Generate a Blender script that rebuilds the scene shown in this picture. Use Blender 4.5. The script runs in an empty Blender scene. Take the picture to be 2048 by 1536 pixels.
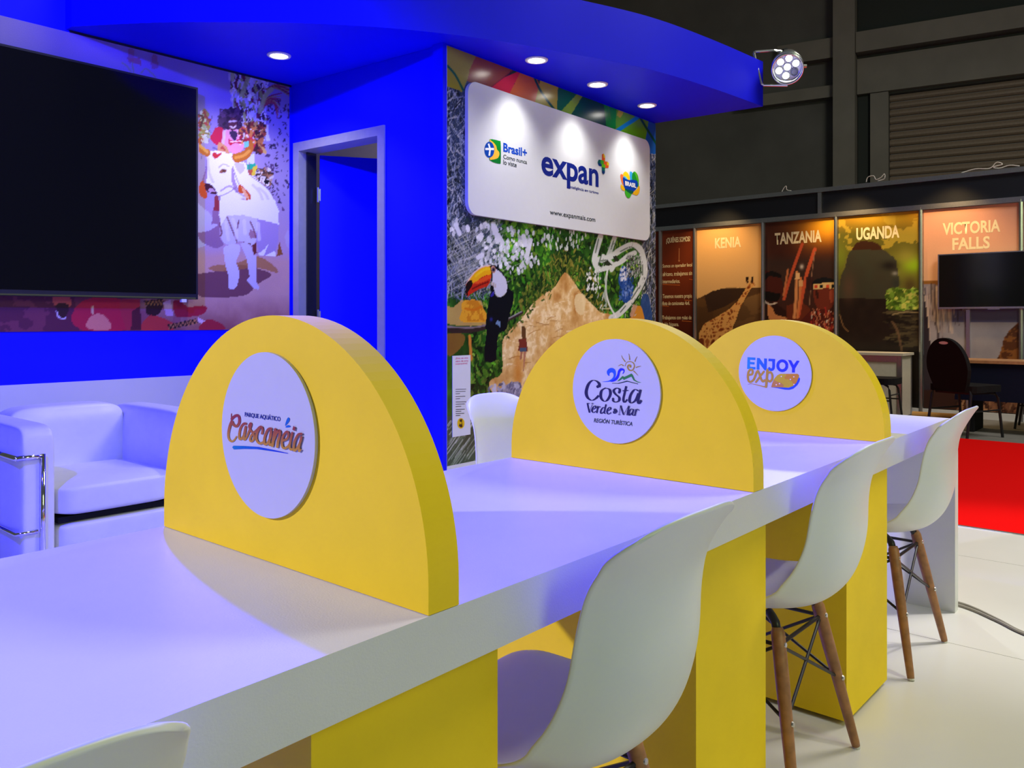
import bpy, bmesh, math, random
import numpy as np
from mathutils import Vector, Matrix
R = math.radians
random.seed(7); np.random.seed(7)
SC = bpy.context.scene
C = SC.collection
PI = math.pi

# ------------------------------------------------------------------ camera
FPX, CAMH, HORY, YAW = 1656.0, 1.13, 640.0, R(40.9)
FW = (math.cos(YAW), math.sin(YAW)); RT = (math.sin(YAW), -math.cos(YAW))
cd = bpy.data.cameras.new('camera'); cam = bpy.data.objects.new('camera', cd); C.objects.link(cam)
cam.location = (0, 0, CAMH); cam.rotation_euler = (PI/2, 0, YAW - PI/2)
cd.sensor_width = 36; cd.lens = FPX/2048*36; cd.shift_y = -(768-HORY)/2048; cd.clip_start = .02; cd.clip_end = 200
SC.camera = cam
# ------------------------------------------------------------------ world, exposure
w = bpy.data.worlds.new('hall_air'); SC.world = w; w.use_nodes = True
w.node_tree.nodes['Background'].inputs[0].default_value = (.9, 1.0, .92, 1)
w.node_tree.nodes['Background'].inputs[1].default_value = .06
SC.view_settings.view_transform = 'Standard'; SC.view_settings.look = 'None'
SC.view_settings.exposure = 0.0; SC.view_settings.gamma = 1; SC.view_settings.use_curve_mapping = False

def lamp(name, kind, loc, target, power, col, size=.1, cone=60, blend=.3):
    l = bpy.data.lights.new(name, kind); o = bpy.data.objects.new(name, l); C.objects.link(o)
    o.location = loc; l.energy = power; l.color = col
    d = Vector(target) - Vector(loc); o.rotation_euler = d.to_track_quat('-Z', 'Y').to_euler()
    if kind == 'SPOT': l.spot_size = R(cone); l.spot_blend = blend; l.shadow_soft_size = size
    elif kind == 'AREA': l.shape = 'SQUARE'; l.size = size
    else: l.shadow_soft_size = size
    return o
# hall ceiling lighting behind the photographer (high bay floods), two added floor spots
lamp('hall_flood', 'AREA', (.5, -6.5, 4.8), (1.8, 1.0, .6), 180, (.82, 1.0, .48), 2.5)
lamp('hall_flood_aisle', 'AREA', (7.5, -1.5, 7.5), (7.0, .5, 0), 420, (1.0, .95, .86), 2.5)
lamp('added_floor_spot', 'SPOT', (2.2, -2.2, 5.0), (2.4, -.1, 0), 230, (1.0, .96, .86), .15, 30, .4)  # added to light the floor for bounce, kept off the counter top
lamp('added_corner_spot', 'SPOT', (5.2, -.8, 5.5), (4.4, .5, 0), 800, (1.0, .98, .93), .15, 34, .6)  # added to brighten the floor and the far counter end
# blue LED par cans hanging in front of the stand's canopy
BLUE = (.02, .014, 1.0)
lamp('blue_par', 'SPOT', (1.62, 3.05, 3.25), (.9, 1.2, .76), 1300, BLUE, .06, 95, .5)
lamp('blue_par_lounge', 'SPOT', (-.6, 1.9, 3.3), (1.7, 4.4, 1.3), 1000, BLUE, .08, 75, .6)
# white stand spot, and a blue one added to tint the discs
lamp('white_stand_spot', 'SPOT', (-3.4, 4.5, 3.1), (1.5, 1.1, .9), 980, (1.0, .95, .86), .08, 38, .6)
lamp('added_blue_spot', 'SPOT', (-3.2, 4.3, 3.1), (1.5, 1.1, .9), 900, BLUE, .08, 40, .6)  # added so the discs and arch faces turn blue

# ------------------------------------------------------------------ helpers
def s2l(c):
    c = np.asarray(c, dtype=float)/255.0
    return np.where(c <= .04045, c/12.92, ((c+.055)/1.055)**2.4)
def ray(x, y): return np.array([FW[0]+RT[0]*(x-1024)/FPX, FW[1]+RT[1]*(x-1024)/FPX, (HORY-y)/FPX])
def atz(x, y, z):
    r = ray(x, y); t = (z-CAMH)/r[2]; return Vector((r[0]*t, r[1]*t, z))
class Plane:
    """an upright flat face in the place: origin, horizontal reading direction u, outward normal"""
    def __init__(s, p, d):
        s.p = np.array(p[:2], float); s.d = np.array(d, float); s.d /= np.linalg.norm(s.d)
        s.n = np.array([s.d[1], -s.d[0]])
    def px(s, x, y):
        r = ray(x, y); t = (s.n @ s.p)/(s.n @ r[:2]); q = r*t
        return float((q[:2]-s.p) @ s.d), float(q[2]+CAMH)
    def u(s, x): return s.px(x, 640)[0]
    def pt(s, u, v, off=0.): q = s.p+s.d*u+s.n*off; return Vector((q[0], q[1], v))
    def proj(s, U, V):
        X = s.p[0]+s.d[0]*U; Y = s.p[1]+s.d[1]*U
        dd = FW[0]*X+FW[1]*Y; rr = RT[0]*X+RT[1]*Y
        return 1024+FPX*rr/dd, HORY-FPX*(V-CAMH)/dd
BASE = {}
def link(name, me, m=None, parent=None, smooth=False):
    o = bpy.data.objects.new(name, me); C.objects.link(o)
    if m is not None and not me.materials: me.materials.append(m)
    if smooth: me.shade_smooth()
    if parent is not None:
        b = BASE.get(parent.name, Vector((0, 0, 0)))
        if b.length: me.transform(Matrix.Translation(-b))
        o.parent = parent; BASE[o.name] = b
    return o
def obj(name, bm, m=None, parent=None, smooth=False, bev=0, seg=2):
    if bev:
        es = [e for e in bm.edges if len(e.link_faces) == 2 and e.calc_face_angle(0) > .6]
        bmesh.ops.bevel(bm, geom=es, offset=bev, segments=seg, affect='EDGES', clamp_overlap=True)
    bmesh.ops.recalc_face_normals(bm, faces=bm.faces)
    me = bpy.data.meshes.new(name); bm.to_mesh(me); bm.free()
    return link(name, me, m, parent, smooth)
def tag(o, label, cat, group=None):
    o['label'] = label; o['category'] = cat
    if group: o['group'] = group
    return o
def struct(o): o['kind'] = 'structure'; return o
def thing(name, label, cat, loc=(0, 0, 0), rz=0, group=None):
    o = bpy.data.objects.new(name, None); C.objects.link(o); o.location = loc; o.rotation_euler = (0, 0, rz)
    o.empty_display_size = .1; BASE[o.name] = Vector(loc)
    return tag(o, label, cat, group)
def copy_tree(o, parent=None):
    c = o.copy(); C.objects.link(c); c.parent = parent
    for ch in list(o.children): copy_tree(ch, c)
    return c
def NB(): return bmesh.new()
def hexa(bm, pts):
    v = [bm.verts.new(p) for p in pts]
    for f in ((0,1,2,3),(7,6,5,4),(0,4,5,1),(1,5,6,2),(2,6,7,3),(3,7,4,0)): bm.faces.new([v[i] for i in f])
    return bm
def box(bm, x0, x1, y0, y1, z0, z1):
    return hexa(bm, [(x0,y0,z0),(x1,y0,z0),(x1,y1,z0),(x0,y1,z0),(x0,y0,z1),(x1,y0,z1),(x1,y1,z1),(x0,y1,z1)])
def wbox(bm, pl, u0, u1, v0, v1, d0, d1):
    return hexa(bm, [pl.pt(u0,v0,d0),pl.pt(u1,v0,d0),pl.pt(u1,v0,d1),pl.pt(u0,v0,d1),pl.pt(u0,v1,d0),pl.pt(u1,v1,d0),pl.pt(u1,v1,d1),pl.pt(u0,v1,d1)])
def prism(bm, pts2, mapf, d0, d1):
    a = [bm.verts.new(mapf(p[0], p[1], d0)) for p in pts2]; b = [bm.verts.new(mapf(p[0], p[1], d1)) for p in pts2]
    n = len(pts2); bm.faces.new(a); bm.faces.new(b[::-1])
    for i in range(n): bm.faces.new((a[i], a[(i+1) % n], b[(i+1) % n], b[i]))
    return bm
def frame_of(d):
    d = Vector(d).normalized(); up = Vector((0, 0, 1)) if abs(d.z) < .95 else Vector((1, 0, 0))
    a = d.cross(up).normalized(); return a, d.cross(a).normalized()
def tube(bm, pts, rad, n=10, cap=True):
    pts = [Vector(p) for p in pts]; rs = rad if isinstance(rad, (list, tuple)) else [rad]*len(pts); rings = []
    for i, p in enumerate(pts):
        d = (pts[min(i+1, len(pts)-1)]-pts[max(i-1, 0)]); a, b = frame_of(d)
        if rings and False: pass
        rings.append([bm.verts.new(p+(a*math.cos(2*PI*k/n)+b*math.sin(2*PI*k/n))*rs[i]) for k in range(n)])
    for r0, r1 in zip(rings, rings[1:]):
        for k in range(n): bm.faces.new((r0[k], r0[(k+1) % n], r1[(k+1) % n], r1[k]))
    if cap: bm.faces.new(rings[0][::-1]); bm.faces.new(rings[-1])
    return bm
def lathe(bm, prof, origin, axis, n=32, close=False):
    o = Vector(origin); ax = Vector(axis).normalized(); a, b = frame_of(ax); rings = []
    for r, h in prof:
        rings.append([bm.verts.new(o+ax*h+(a*math.cos(2*PI*k/n)+b*math.sin(2*PI*k/n))*max(r, 1e-4)) for k in range(n)])
    for r0, r1 in zip(rings, rings[1:]):
        for k in range(n): bm.faces.new((r0[k], r0[(k+1) % n], r1[(k+1) % n], r1[k]))
    if close: bm.faces.new(rings[0][::-1]); bm.faces.new(rings[-1])
    return bm
def catmull(pts, n=6, closed=False):
    P = [np.array(p, float) for p in pts]; out = []; m = len(P)
    if closed: idx = lambda i: P[i % m]
    else: idx = lambda i: P[min(max(i, 0), m-1)]
    for i in range(m if closed else m-1):
        p0, p1, p2, p3 = idx(i-1), idx(i), idx(i+1), idx(i+2)
        for k in range(n):
            t = k/n; out.append(.5*((2*p1)+(-p0+p2)*t+(2*p0-5*p1+4*p2-p3)*t*t+(-p0+3*p1-3*p2+p3)*t**3))
    if not closed: out.append(P[-1])
    return out

# ------------------------------------------------------------------ materials
def mat(name, col, rough=.5, metal=0., var=.04, scale=30., bump=0., bscale=80., spec=.5, emit=None, es=0., trans=0.):
    m = bpy.data.materials.new(name); m.use_nodes = True; nt = m.node_tree; b = nt.nodes['Principled BSDF']
    b.inputs['Roughness'].default_value = rough; b.inputs['Metallic'].default_value = metal
    b.inputs['Specular IOR Level'].default_value = spec
    if trans: b.inputs['Transmission Weight'].default_value = trans
    tc = nt.nodes.new('ShaderNodeTexCoord')
    ns = nt.nodes.new('ShaderNodeTexNoise'); ns.inputs['Scale'].default_value = scale; ns.inputs['Detail'].default_value = 4
    nt.links.new(tc.outputs['Object'], ns.inputs['Vector'])
    rp = nt.nodes.new('ShaderNodeValToRGB'); c = np.array(col)
    rp.color_ramp.elements[0].position = .3; rp.color_ramp.elements[1].position = .7
    rp.color_ramp.elements[0].color = (*np.clip(c*(1-var), 0, 1), 1); rp.color_ramp.elements[1].color = (*np.clip(c*(1+var), 0, 1), 1)
    nt.links.new(ns.outputs['Fac'], rp.inputs['Fac']); nt.links.new(rp.outputs['Color'], b.inputs['Base Color'])
    if bump:
        n2 = nt.nodes.new('ShaderNodeTexNoise'); n2.inputs['Scale'].default_value = bscale; n2.inputs['Detail'].default_value = 5
        nt.links.new(tc.outputs['Object'], n2.inputs['Vector'])
        bp = nt.nodes.new('ShaderNodeBump'); bp.inputs['Strength'].default_value = bump; bp.inputs['Distance'].default_value = .002
        nt.links.new(n2.outputs['Fac'], bp.inputs['Height']); nt.links.new(bp.outputs['Normal'], b.inputs['Normal'])
    if emit is not None:
        b.inputs['Emission Color'].default_value = (*emit, 1); b.inputs['Emission Strength'].default_value = es
    return m
def print_mat(name, rough=.35, spec=.4):
    m = bpy.data.materials.new(name); m.use_nodes = True; nt = m.node_tree; b = nt.nodes['Principled BSDF']
    b.inputs['Roughness'].default_value = rough; b.inputs['Specular IOR Level'].default_value = spec
    at = nt.nodes.new('ShaderNodeAttribute'); at.attribute_name = 'Col'
    tc = nt.nodes.new('ShaderNodeTexCoord'); ns = nt.nodes.new('ShaderNodeTexNoise'); ns.inputs['Scale'].default_value = 160
    nt.links.new(tc.outputs['Object'], ns.inputs['Vector'])
    mr = nt.nodes.new('ShaderNodeMapRange'); mr.inputs['To Min'].default_value = .9; mr.inputs['To Max'].default_value = 1.1
    nt.links.new(ns.outputs['Fac'], mr.inputs['Value'])
    mx = nt.nodes.new('ShaderNodeMix'); mx.data_type = 'RGBA'; mx.blend_type = 'MULTIPLY'; mx.inputs[0].default_value = 1
    nt.links.new(at.outputs['Color'], mx.inputs[6]); nt.links.new(mr.outputs['Result'], mx.inputs[7])
    nt.links.new(mx.outputs[2], b.inputs['Base Color'])
    return m
M = {}
M['blue'] = mat('blue_wall_laminate', (.001, .003, .88), .55, var=.02, scale=3, spec=.18)
M['white_floor'] = mat('white_floor_laminate', (.66, .64, .60), .28, var=.03, scale=2.5, bump=.03)
M['subfloor'] = mat('dark_subfloor', (.05, .05, .05), .8)
M['hall_floor'] = mat('grey_concrete_floor', (.16, .155, .14), .7, var=.2, scale=3, bump=.1)
M['red'] = mat('red_carpet_pile', (.75, .0, .0), .95, var=.08, scale=300, bump=.4, bscale=500, spec=.1)
M['white_lam'] = mat('white_counter_laminate', (.68, .68, .66), .38, var=.02, scale=8, bump=.12, bscale=350)
M['white_trim'] = mat('white_lower_wall', (.7, .7, .68), .5, var=.02, scale=4)
M['yellow'] = mat('yellow_painted_board', (.92, .64, .006), .62, var=.03, scale=9, bump=.06, bscale=260, spec=.25)
M['disc'] = mat('white_sign_board', (.52, .52, .55), .45, var=.01)
M['discedge'] = mat('sign_board_edge', (.45, .45, .4), .6)
M['shell'] = mat('white_plastic_shell', (.74, .76, .72), .38, var=.02, scale=6)
M['wood'] = mat('beech_wood_leg', (.33, .145, .055), .5, var=.25, scale=40)
M['black_metal'] = mat('black_painted_metal', (.012, .012, .014), .4)
M['screw'] = mat('steel_screw', (.6, .58, .55), .3, 1.)
M['rubber'] = mat('pale_rubber_foot', (.6, .58, .55), .7)
M['leather'] = mat('white_leather', (.74, .74, .74), .42, var=.03, scale=12, bump=.8, bscale=11)
M['chrome'] = mat('chrome_tube', (.85, .85, .88), .08, 1.)
M['alu'] = mat('brushed_aluminium', (.55, .56, .58), .32, 1., var=.06, scale=60)
M['frame'] = mat('grey_door_frame', (.45, .46, .50), .45, .3)
M['beige'] = mat('beige_store_wall', (.42, .38, .28), .8)
M['screen'] = mat('black_glass_screen', (.003, .003, .004), .12, spec=.5, var=0)
M['bezel'] = mat('black_bezel', (.02, .02, .024), .3)
M['sign'] = mat('white_sign_panel', (.70, .72, .74), .33, var=.01)
M['navy_ink'] = mat('navy_ink', tuple(s2l((8, 32, 130))), .4)
M['black_ink'] = mat('dark_green_ink', tuple(s2l((22, 40, 48))), .4)
M['dnavy_ink'] = mat('deep_navy_ink', tuple(s2l((12, 8, 70))), .4)
M['pink_ink'] = mat('pink_ink', tuple(s2l((215, 90, 150))), .5)
M['cream_ink'] = mat('cream_ink', tuple(s2l((246, 226, 180))), .5)
M['cyan_ink'] = mat('blue_ink', tuple(s2l((0, 70, 190))), .4)
M['white_ink'] = mat('white_ink', (.85, .85, .85), .5)
M['print'] = print_mat('printed_graphic')
M['gloss_print'] = print_mat('glossy_printed_graphic', .22, .5)
M['black_fabric'] = mat('black_upholstery', (.008, .008, .01), .9, bump=.2, bscale=300, spec=.2)
M['navy_cloth'] = mat('navy_table_cloth', (.006, .008, .03), .9, bump=.2, spec=.2)
M['desk_wood'] = mat('light_wood_top', (.45, .22, .1), .45, var=.15, scale=25)
M['cream_panel'] = mat('cream_counter_panel', (.62, .56, .46), .5)
M['black_panel'] = mat('black_header_panel', (.008, .01, .016), .35)
M['hall_dark'] = mat('dark_hall_cladding', (.11, .105, .097), .8, var=.15, scale=1.2)
M['hall_steel'] = mat('brown_painted_steel', (.19, .172, .147), .7, var=.1, scale=2)
M['shutter'] = mat('brown_shutter_slat', (.22, .165, .12), .6, var=.08)
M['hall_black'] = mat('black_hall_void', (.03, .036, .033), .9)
M['lamp_ring'] = mat('white_lamp_ring', (.8, .8, .8), .4)
M['lens'] = mat('lit_lamp_lens', (1, 1, 1), .3, emit=(1, .97, .9), es=14)
M['par_lens'] = mat('lit_led_lens', (1, 1, 1), .2, emit=(.93, .97, 1), es=5)
M['lens_off'] = mat('led_lens_collar', (.65, .65, .75), .2)
M['par_body'] = mat('polished_aluminium_can', (.75, .76, .78), .22, .9)
M['cable'] = mat('grey_cable', (.32, .29, .24), .6)
M['string'] = mat('white_string', (.6, .58, .54), .8)
M['cardboard'] = mat('brown_cardboard_tube', (.4, .22, .06), .8)

# ------------------------------------------------------------------ print canvas (flat printed pictures as fine coloured meshes)
def vnoise(U, V, sc, seed):
    rs = np.random.RandomState(seed); T = rs.rand(64, 64)
    x = U*sc; y = V*sc; xi = np.floor(x).astype(int); yi = np.floor(y).astype(int); fx = x-xi; fy = y-yi
    fx = fx*fx*(3-2*fx); fy = fy*fy*(3-2*fy); g = lambda a, b: T[a % 64, b % 64]
    return (g(xi, yi)*(1-fx)+g(xi+1, yi)*fx)*(1-fy)+(g(xi, yi+1)*(1-fx)+g(xi+1, yi+1)*fx)*fy
def fbm(U, V, sc, seed, octv=4):
    s = 0; a = .5; t = 0
    for k in range(octv): s = s+a*vnoise(U, V, sc*2**k, seed+k); t += a; a *= .55
    return s/t
class Canvas:
    def __init__(s, pl, u0, u1, v0, v1, du, col=(128, 128, 128)):
        s.pl = pl; s.nu = int(round((u1-u0)/du))+1; s.nv = int(round((v1-v0)/du))+1
        s.U, s.V = np.meshgrid(np.linspace(u0, u1, s.nu), np.linspace(v0, v1, s.nv))
        s.X, s.Y = pl.proj(s.U, s.V); s.c = np.zeros((s.nv, s.nu, 3)); s.c[:] = col
    def blend(s, m, col, al=1.):
        m = np.asarray(m, float)*al
        col = col if isinstance(col, np.ndarray) and col.ndim == 3 else np.array(col, float)
        s.c[:] = s.c*(1-m[..., None])+col*m[..., None]
    def inside(s, poly):
        X, Y = s.X, s.Y; r = np.zeros(X.shape, bool); n = len(poly)
        for i in range(n):
            (x0, y0), (x1, y1) = poly[i][:2], poly[(i+1) % n][:2]
            if y0 == y1: continue
            r ^= ((y0 > Y) != (y1 > Y)) & (X < (x1-x0)*(Y-y0)/(y1-y0)+x0)
        return r
    def fill(s, poly, col, al=1., smooth=0, cl=None):
        if smooth: poly = catmull(poly, smooth, True)
        m = s.inside(poly)
        if cl is not None: m = m & cl
        s.blend(m, col, al); return m
    def soft(s, x, y, rx, ry, col, al=1., ang=0., p=2.):
        ca, sa = math.cos(ang), math.sin(ang); dx = s.X-x; dy = s.Y-y
        d = ((dx*ca+dy*sa)/rx)**2+((-dx*sa+dy*ca)/ry)**2
        s.blend(np.exp(-d**(p/2)), col, al)
    def line(s, pts, wd, col, al=1., smooth=4, taper=None):
        P = catmull(pts, smooth) if smooth else [np.array(p, float) for p in pts]
        m = np.zeros(s.X.shape); n = len(P)-1
        xs = [p[0] for p in P]; ys = [p[1] for p in P]
        jj = np.where((s.X > min(xs)-wd) & (s.X < max(xs)+wd) & (s.Y > min(ys)-wd) & (s.Y < max(ys)+wd))
        if len(jj[0]) == 0: return
        X = s.X[jj]; Y = s.Y[jj]; mm = np.zeros(len(X))
        for i in range(n):
            a, b = P[i], P[i+1]; d = b-a; L = max(d @ d, 1e-9)
            t = np.clip(((X-a[0])*d[0]+(Y-a[1])*d[1])/L, 0, 1)
            q = np.hypot(X-a[0]-t*d[0], Y-a[1]-t*d[1])
            ww = wd if taper is None else wd*(taper[0]+(taper[1]-taper[0])*(i+t)/n)
            mm = np.maximum(mm, np.clip((ww/2-q)/.8+.5, 0, 1))
        m[jj] = mm; s.blend(m, col, al)
    def dabs(s, n, x0, x1, y0, y1, size, cols, ang=(0, PI), asp=(1.5, 3), test=None, al=.9, seed=1):
        rs = np.random.RandomState(seed); cols = np.array(cols, float)
        uu = s.U[0]; vv = s.V[:, 0]; du = uu[1]-uu[0]
        for _ in range(n):
            x = rs.uniform(x0, x1); y = rs.uniform(y0, y1)
            if test is not None and not test(x, y): continue
            u, v = s.pl.px(x, y); k = rs.uniform(*size); a = k; b = k/rs.uniform(*asp); an = rs.uniform(*ang)
            i0 = int((u-a-uu[0])/du); i1 = int((u+a-uu[0])/du)+2; j0 = int((v-a-vv[0])/du); j1 = int((v+a-vv[0])/du)+2
            i0 = max(i0, 0); j0 = max(j0, 0)
            if i1 <= 0 or j1 <= 0 or i0 >= s.nu or j0 >= s.nv: continue
            U = s.U[j0:j1, i0:i1]-u; V = s.V[j0:j1, i0:i1]-v; ca, sa = math.cos(an), math.sin(an)
            m = (((U*ca+V*sa)/a)**2+((-U*sa+V*ca)/b)**2 < 1)*al
            cc = cols[rs.randint(len(cols))]*rs.uniform(.85, 1.12)
            s.c[j0:j1, i0:i1] = s.c[j0:j1, i0:i1]*(1-m[..., None])+cc*m[..., None]
    def mesh(s, name, m, parent, off):
        n = s.nu*s.nv; me = bpy.data.meshes.new(name)
        P = np.empty((s.nv, s.nu, 3)); P[..., 0] = s.pl.p[0]+s.pl.d[0]*s.U+s.pl.n[0]*off; P[..., 1] = s.pl.p[1]+s.pl.d[1]*s.U+s.pl.n[1]*off; P[..., 2] = s.V
        I = np.arange(n).reshape(s.nv, s.nu); Q = np.stack([I[:-1, :-1], I[:-1, 1:], I[1:, 1:], I[1:, :-1]], -1).reshape(-1, 4)
        me.vertices.add(n); me.vertices.foreach_set('co', P.reshape(-1)); nf = len(Q)
        me.loops.add(nf*4); me.loops.foreach_set('vertex_index', Q.reshape(-1).astype(np.int32))
        me.polygons.add(nf); me.polygons.foreach_set('loop_start', np.arange(0, nf*4, 4, dtype=np.int32))
        me.update(calc_edges=True)
        at = me.color_attributes.new('Col', 'FLOAT_COLOR', 'POINT'); rgba = np.ones((n, 4)); rgba[:, :3] = s2l(np.clip(s.c, 0, 255)).reshape(-1, 3)
        at.data.foreach_set('color', rgba.reshape(-1)); me.validate()
        return link(name, me, m, parent)
# flat vector shapes and lettering lying on a plane
def shapes(name, pl, items, off, parent, m=None, step=.00012):
    """items: (list of outlines in photo pixels, colour or colour function)"""
    V = []; F = []; COL = []; k = 0
    for polys, col in items:
        k += 1
        for poly in polys:
            i0 = len(V)
            for p in poly:
                u, v = pl.px(p[0], p[1]); V.append(pl.pt(u, v, off+step*k+3e-6*len(F))); COL.append(s2l(col(p[0], p[1]) if callable(col) else col))
            F.append(list(range(i0, len(V))))
    me = bpy.data.meshes.new(name); me.from_pydata(V, [], F); me.update()
    at = me.color_attributes.new('Col', 'FLOAT_COLOR', 'POINT')
    at.data.foreach_set('color', np.array([[*c, 1] for c in COL]).reshape(-1))
    return link(name, me, m or M['print'], parent)
def ribbon(pts, wd, n=6, taper=None, pen=None):
    """outline quads of a brush stroke through pts; pen=(thin, thick) makes a pointed-nib stroke"""
    P = catmull(pts, n) if n else [np.array(p, float) for p in pts]; out = []; L = []; Rr = []
    for i, p in enumerate(P):
        d = P[min(i+1, len(P)-1)]-P[max(i-1, 0)]; d = d/max(np.linalg.norm(d), 1e-9); t = i/max(len(P)-1, 1)
        if pen: ww = pen[0]+(pen[1]-pen[0])*abs(d[1])**1.6
        else: ww = wd
        if taper: ww *= taper[0]+(taper[1]-taper[0])*t
        nrm = np.array([-d[1], d[0]])*ww/2; L.append(p+nrm); Rr.append(p-nrm)
    for i in range(len(P)-1): out.append([L[i], L[i+1], Rr[i+1], Rr[i]])
    return out
def dot(p, r, n=12, ry=None): return [(p[0]+r*math.cos(2*PI*k/n), p[1]+(ry or r)*math.sin(2*PI*k/n)) for k in range(n)]
def stroke(pts, wd, **k):
    r = ribbon(pts, wd, **k)
    if not k.get('taper') and not k.get('pen'): r = r+[dot(pts[0], wd/2), dot(pts[-1], wd/2)]
    return r
def text(name, pl, s, xl, xr, top, bot, m, off, parent, bold=0., shear=0., space=1.):
    cu = bpy.data.curves.new(name, 'FONT'); cu.body = s; cu.size = 1; cu.offset = bold; cu.shear = shear; cu.space_character = space
    cu.fill_mode = 'FRONT'; cu.resolution_u = 4
    o = bpy.data.objects.new(name, cu); C.objects.link(o); dg = bpy.context.evaluated_depsgraph_get(); dg.update()
    me = bpy.data.meshes.new_from_object(o.evaluated_get(dg)); bpy.data.objects.remove(o)
    co = np.empty(len(me.vertices)*3); me.vertices.foreach_get('co', co); co = co.reshape(-1, 3)
    mn = co.min(0); mx = co.max(0); u0, u1 = pl.u(xl), pl.u(xr); v1 = pl.px(*top)[1]; v0 = pl.px(*bot)[1]
    a = (co[:, 0]-mn[0])/(mx[0]-mn[0]); b = (co[:, 1]-mn[1])/(mx[1]-mn[1])
    out = np.array([pl.pt(u0+(u1-u0)*p, v0+(v1-v0)*q, off) for p, q in zip(a, b)])
    me.vertices.foreach_set('co', out.reshape(-1)); me.update(); me.name = name; me.materials.clear()
    return link(name, me, m, parent)
def cr(ox, oy, sc):
    """zoomed-view coordinates to photo pixels"""
    def f(*pts):
        if len(pts) == 1 and isinstance(pts[0][0], (tuple, list)): pts = pts[0]
        return [(ox+p[0]/sc, oy+p[1]/sc) for p in pts]
    return f

TVW = Plane((0, 4.75), (1, 0))
DW = Plane((3.222, 4.766), (3.31-3.222, 3.359-4.766))
EXW = Plane((3.31, 3.359), (2.41, .091))
BW = Plane((10.94, 0), (0, -1))
# ================================================================== the setting
HF = .0
f = NB(); box(f, -14, 30, -14, 26, -.12, -.03); struct(obj('floor', f, M['hall_floor']))
# white laminate stand floor: boards with open joints on a dark base
sb = NB(); box(sb, -2.61, 5.03, -2.4, 4.76, -.029, -.012); fl = struct(obj('floor_stand', sb, M['subfloor']))
pm = None
for i in range(-1, 7):
    x0 = 3.195-1.22*4+1.22*(i-1)
    for j in range(3):
        y0 = -2.4+2.44*j; x1 = min(x0+1.217, 5.03); y1 = min(y0+2.437, 4.75)
        if x1-x0 < .1 or x0 < -3: continue
        x0c = max(x0, -2.6)
        b = NB(); box(b, x0c, x1, y0, y1, -.012, 0); obj('floor_board', b, M['white_floor'], fl)
c = NB(); box(c, 5.06, 8.82, -6, 12, -.029, -.004)
tag(obj('aisle_carpet', c, M['red']), 'bright red aisle carpet beyond the white stand floor', 'carpet')
st = NB(); box(st, 5.032, 5.055, -2.4, 4.76, -.029, .004); struct(obj('trim_1', st, M['alu']))

# TV wall
b = NB(); box(b, -1.6, 3.30, 4.75, 4.83, 0, 3.03); struct(obj('wall_left', b, M['blue']))
b = NB(); box(b, -1.6, 3.22, 4.725, 4.749, 0, .795); struct(obj('trim_2', b, M['white_trim'], bev=.006))
# door wall with its opening
UD0, UD1, VD = DW.u(589), DW.u(770.6), 2.307
UL = DW.u(893)
b = NB(); wbox(b, DW, .0, UD0+.01, 0, 2.699, -.08, 0); wbox(b, DW, UD1-.01, UL-.081, 0, 2.699, -.08, 0); wbox(b, DW, UD0+.01, UD1-.01, VD-.01, 2.699, -.08, 0)
wd_ = struct(obj('wall_back', b, M['blue']))
d1 = NB()
fw_ = .058
wbox(d1, DW, UD0, UD0+fw_, 0, VD, -.13, .012); wbox(d1, DW, UD1-fw_, UD1, 0, VD, -.13, .012); wbox(d1, DW, UD0+fw_, UD1-fw_, VD-fw_, VD, -.13, .012)
dr = struct(obj('door_1', d1, M['frame'], bev=.004))
b = NB(); wbox(b, DW, UD0+fw_, UD0+fw_+.012, 0, VD-fw_, -.126, -.05); obj('jamb_gap_strip', b, M['bezel'], dr)  # black strip filling the dark gap between hinge jamb and leaf
# leaf swung into the store room
hx, hy = DW.pt(UD0+fw_+.03, 0, -.14)[:2]; la = R(-32.5); lw = .735
LD = Plane((hx, hy), (math.cos(la), math.sin(la)))
b = NB(); wbox(b, LD, 0, lw, .012, 2.236, -.02, .02); leaf = obj('door_leaf', b, M['blue'], dr, bev=.002)
for z in (.3, 1.15, 1.97):
    b = NB(); tube(b, [LD.pt(-.012, z-.05, .018), LD.pt(-.012, z+.05, .018)], .009, 10)
    wbox(b, LD, -.012, .004, z-.04, z+.04, .0195, .0225); obj('hinge', b, M['alu'], leaf)
b = NB(); tube(b, [LD.pt(lw-.07, 1.03, .02), LD.pt(lw-.07, 1.03, .06), LD.pt(lw-.19, 1.03, .065)], .009, 10); obj('door_handle', b, M['alu'], leaf)
# wall carrying the big mural
LX = 2.4117
b = NB(); wbox(b, EXW, -.03, LX, 0, 2.699, -.08, 0); struct(obj('wall_right', b, M['blue']))
b = NB(); hexa(b, [(5.64, 3.53, 0), (5.72, 3.53, 0), (5.72, 5.9, 0), (5.64, 5.9, 0), (5.64, 3.53, 2.69), (5.72, 3.53, 2.69), (5.72, 5.9, 2.69), (5.64, 5.9, 2.69)])
struct(obj('wall_store', b, M['beige']))
b = NB(); box(b, 3.31, 5.72, 4.831, 4.9, 0, 2.699); struct(obj('wall_store_back', b, M['beige']))
lamp('store_lamp', 'POINT', (4.6, 4.0, 2.3), (0, 0, 0), 9, (1, .9, .7), .1)

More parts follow.
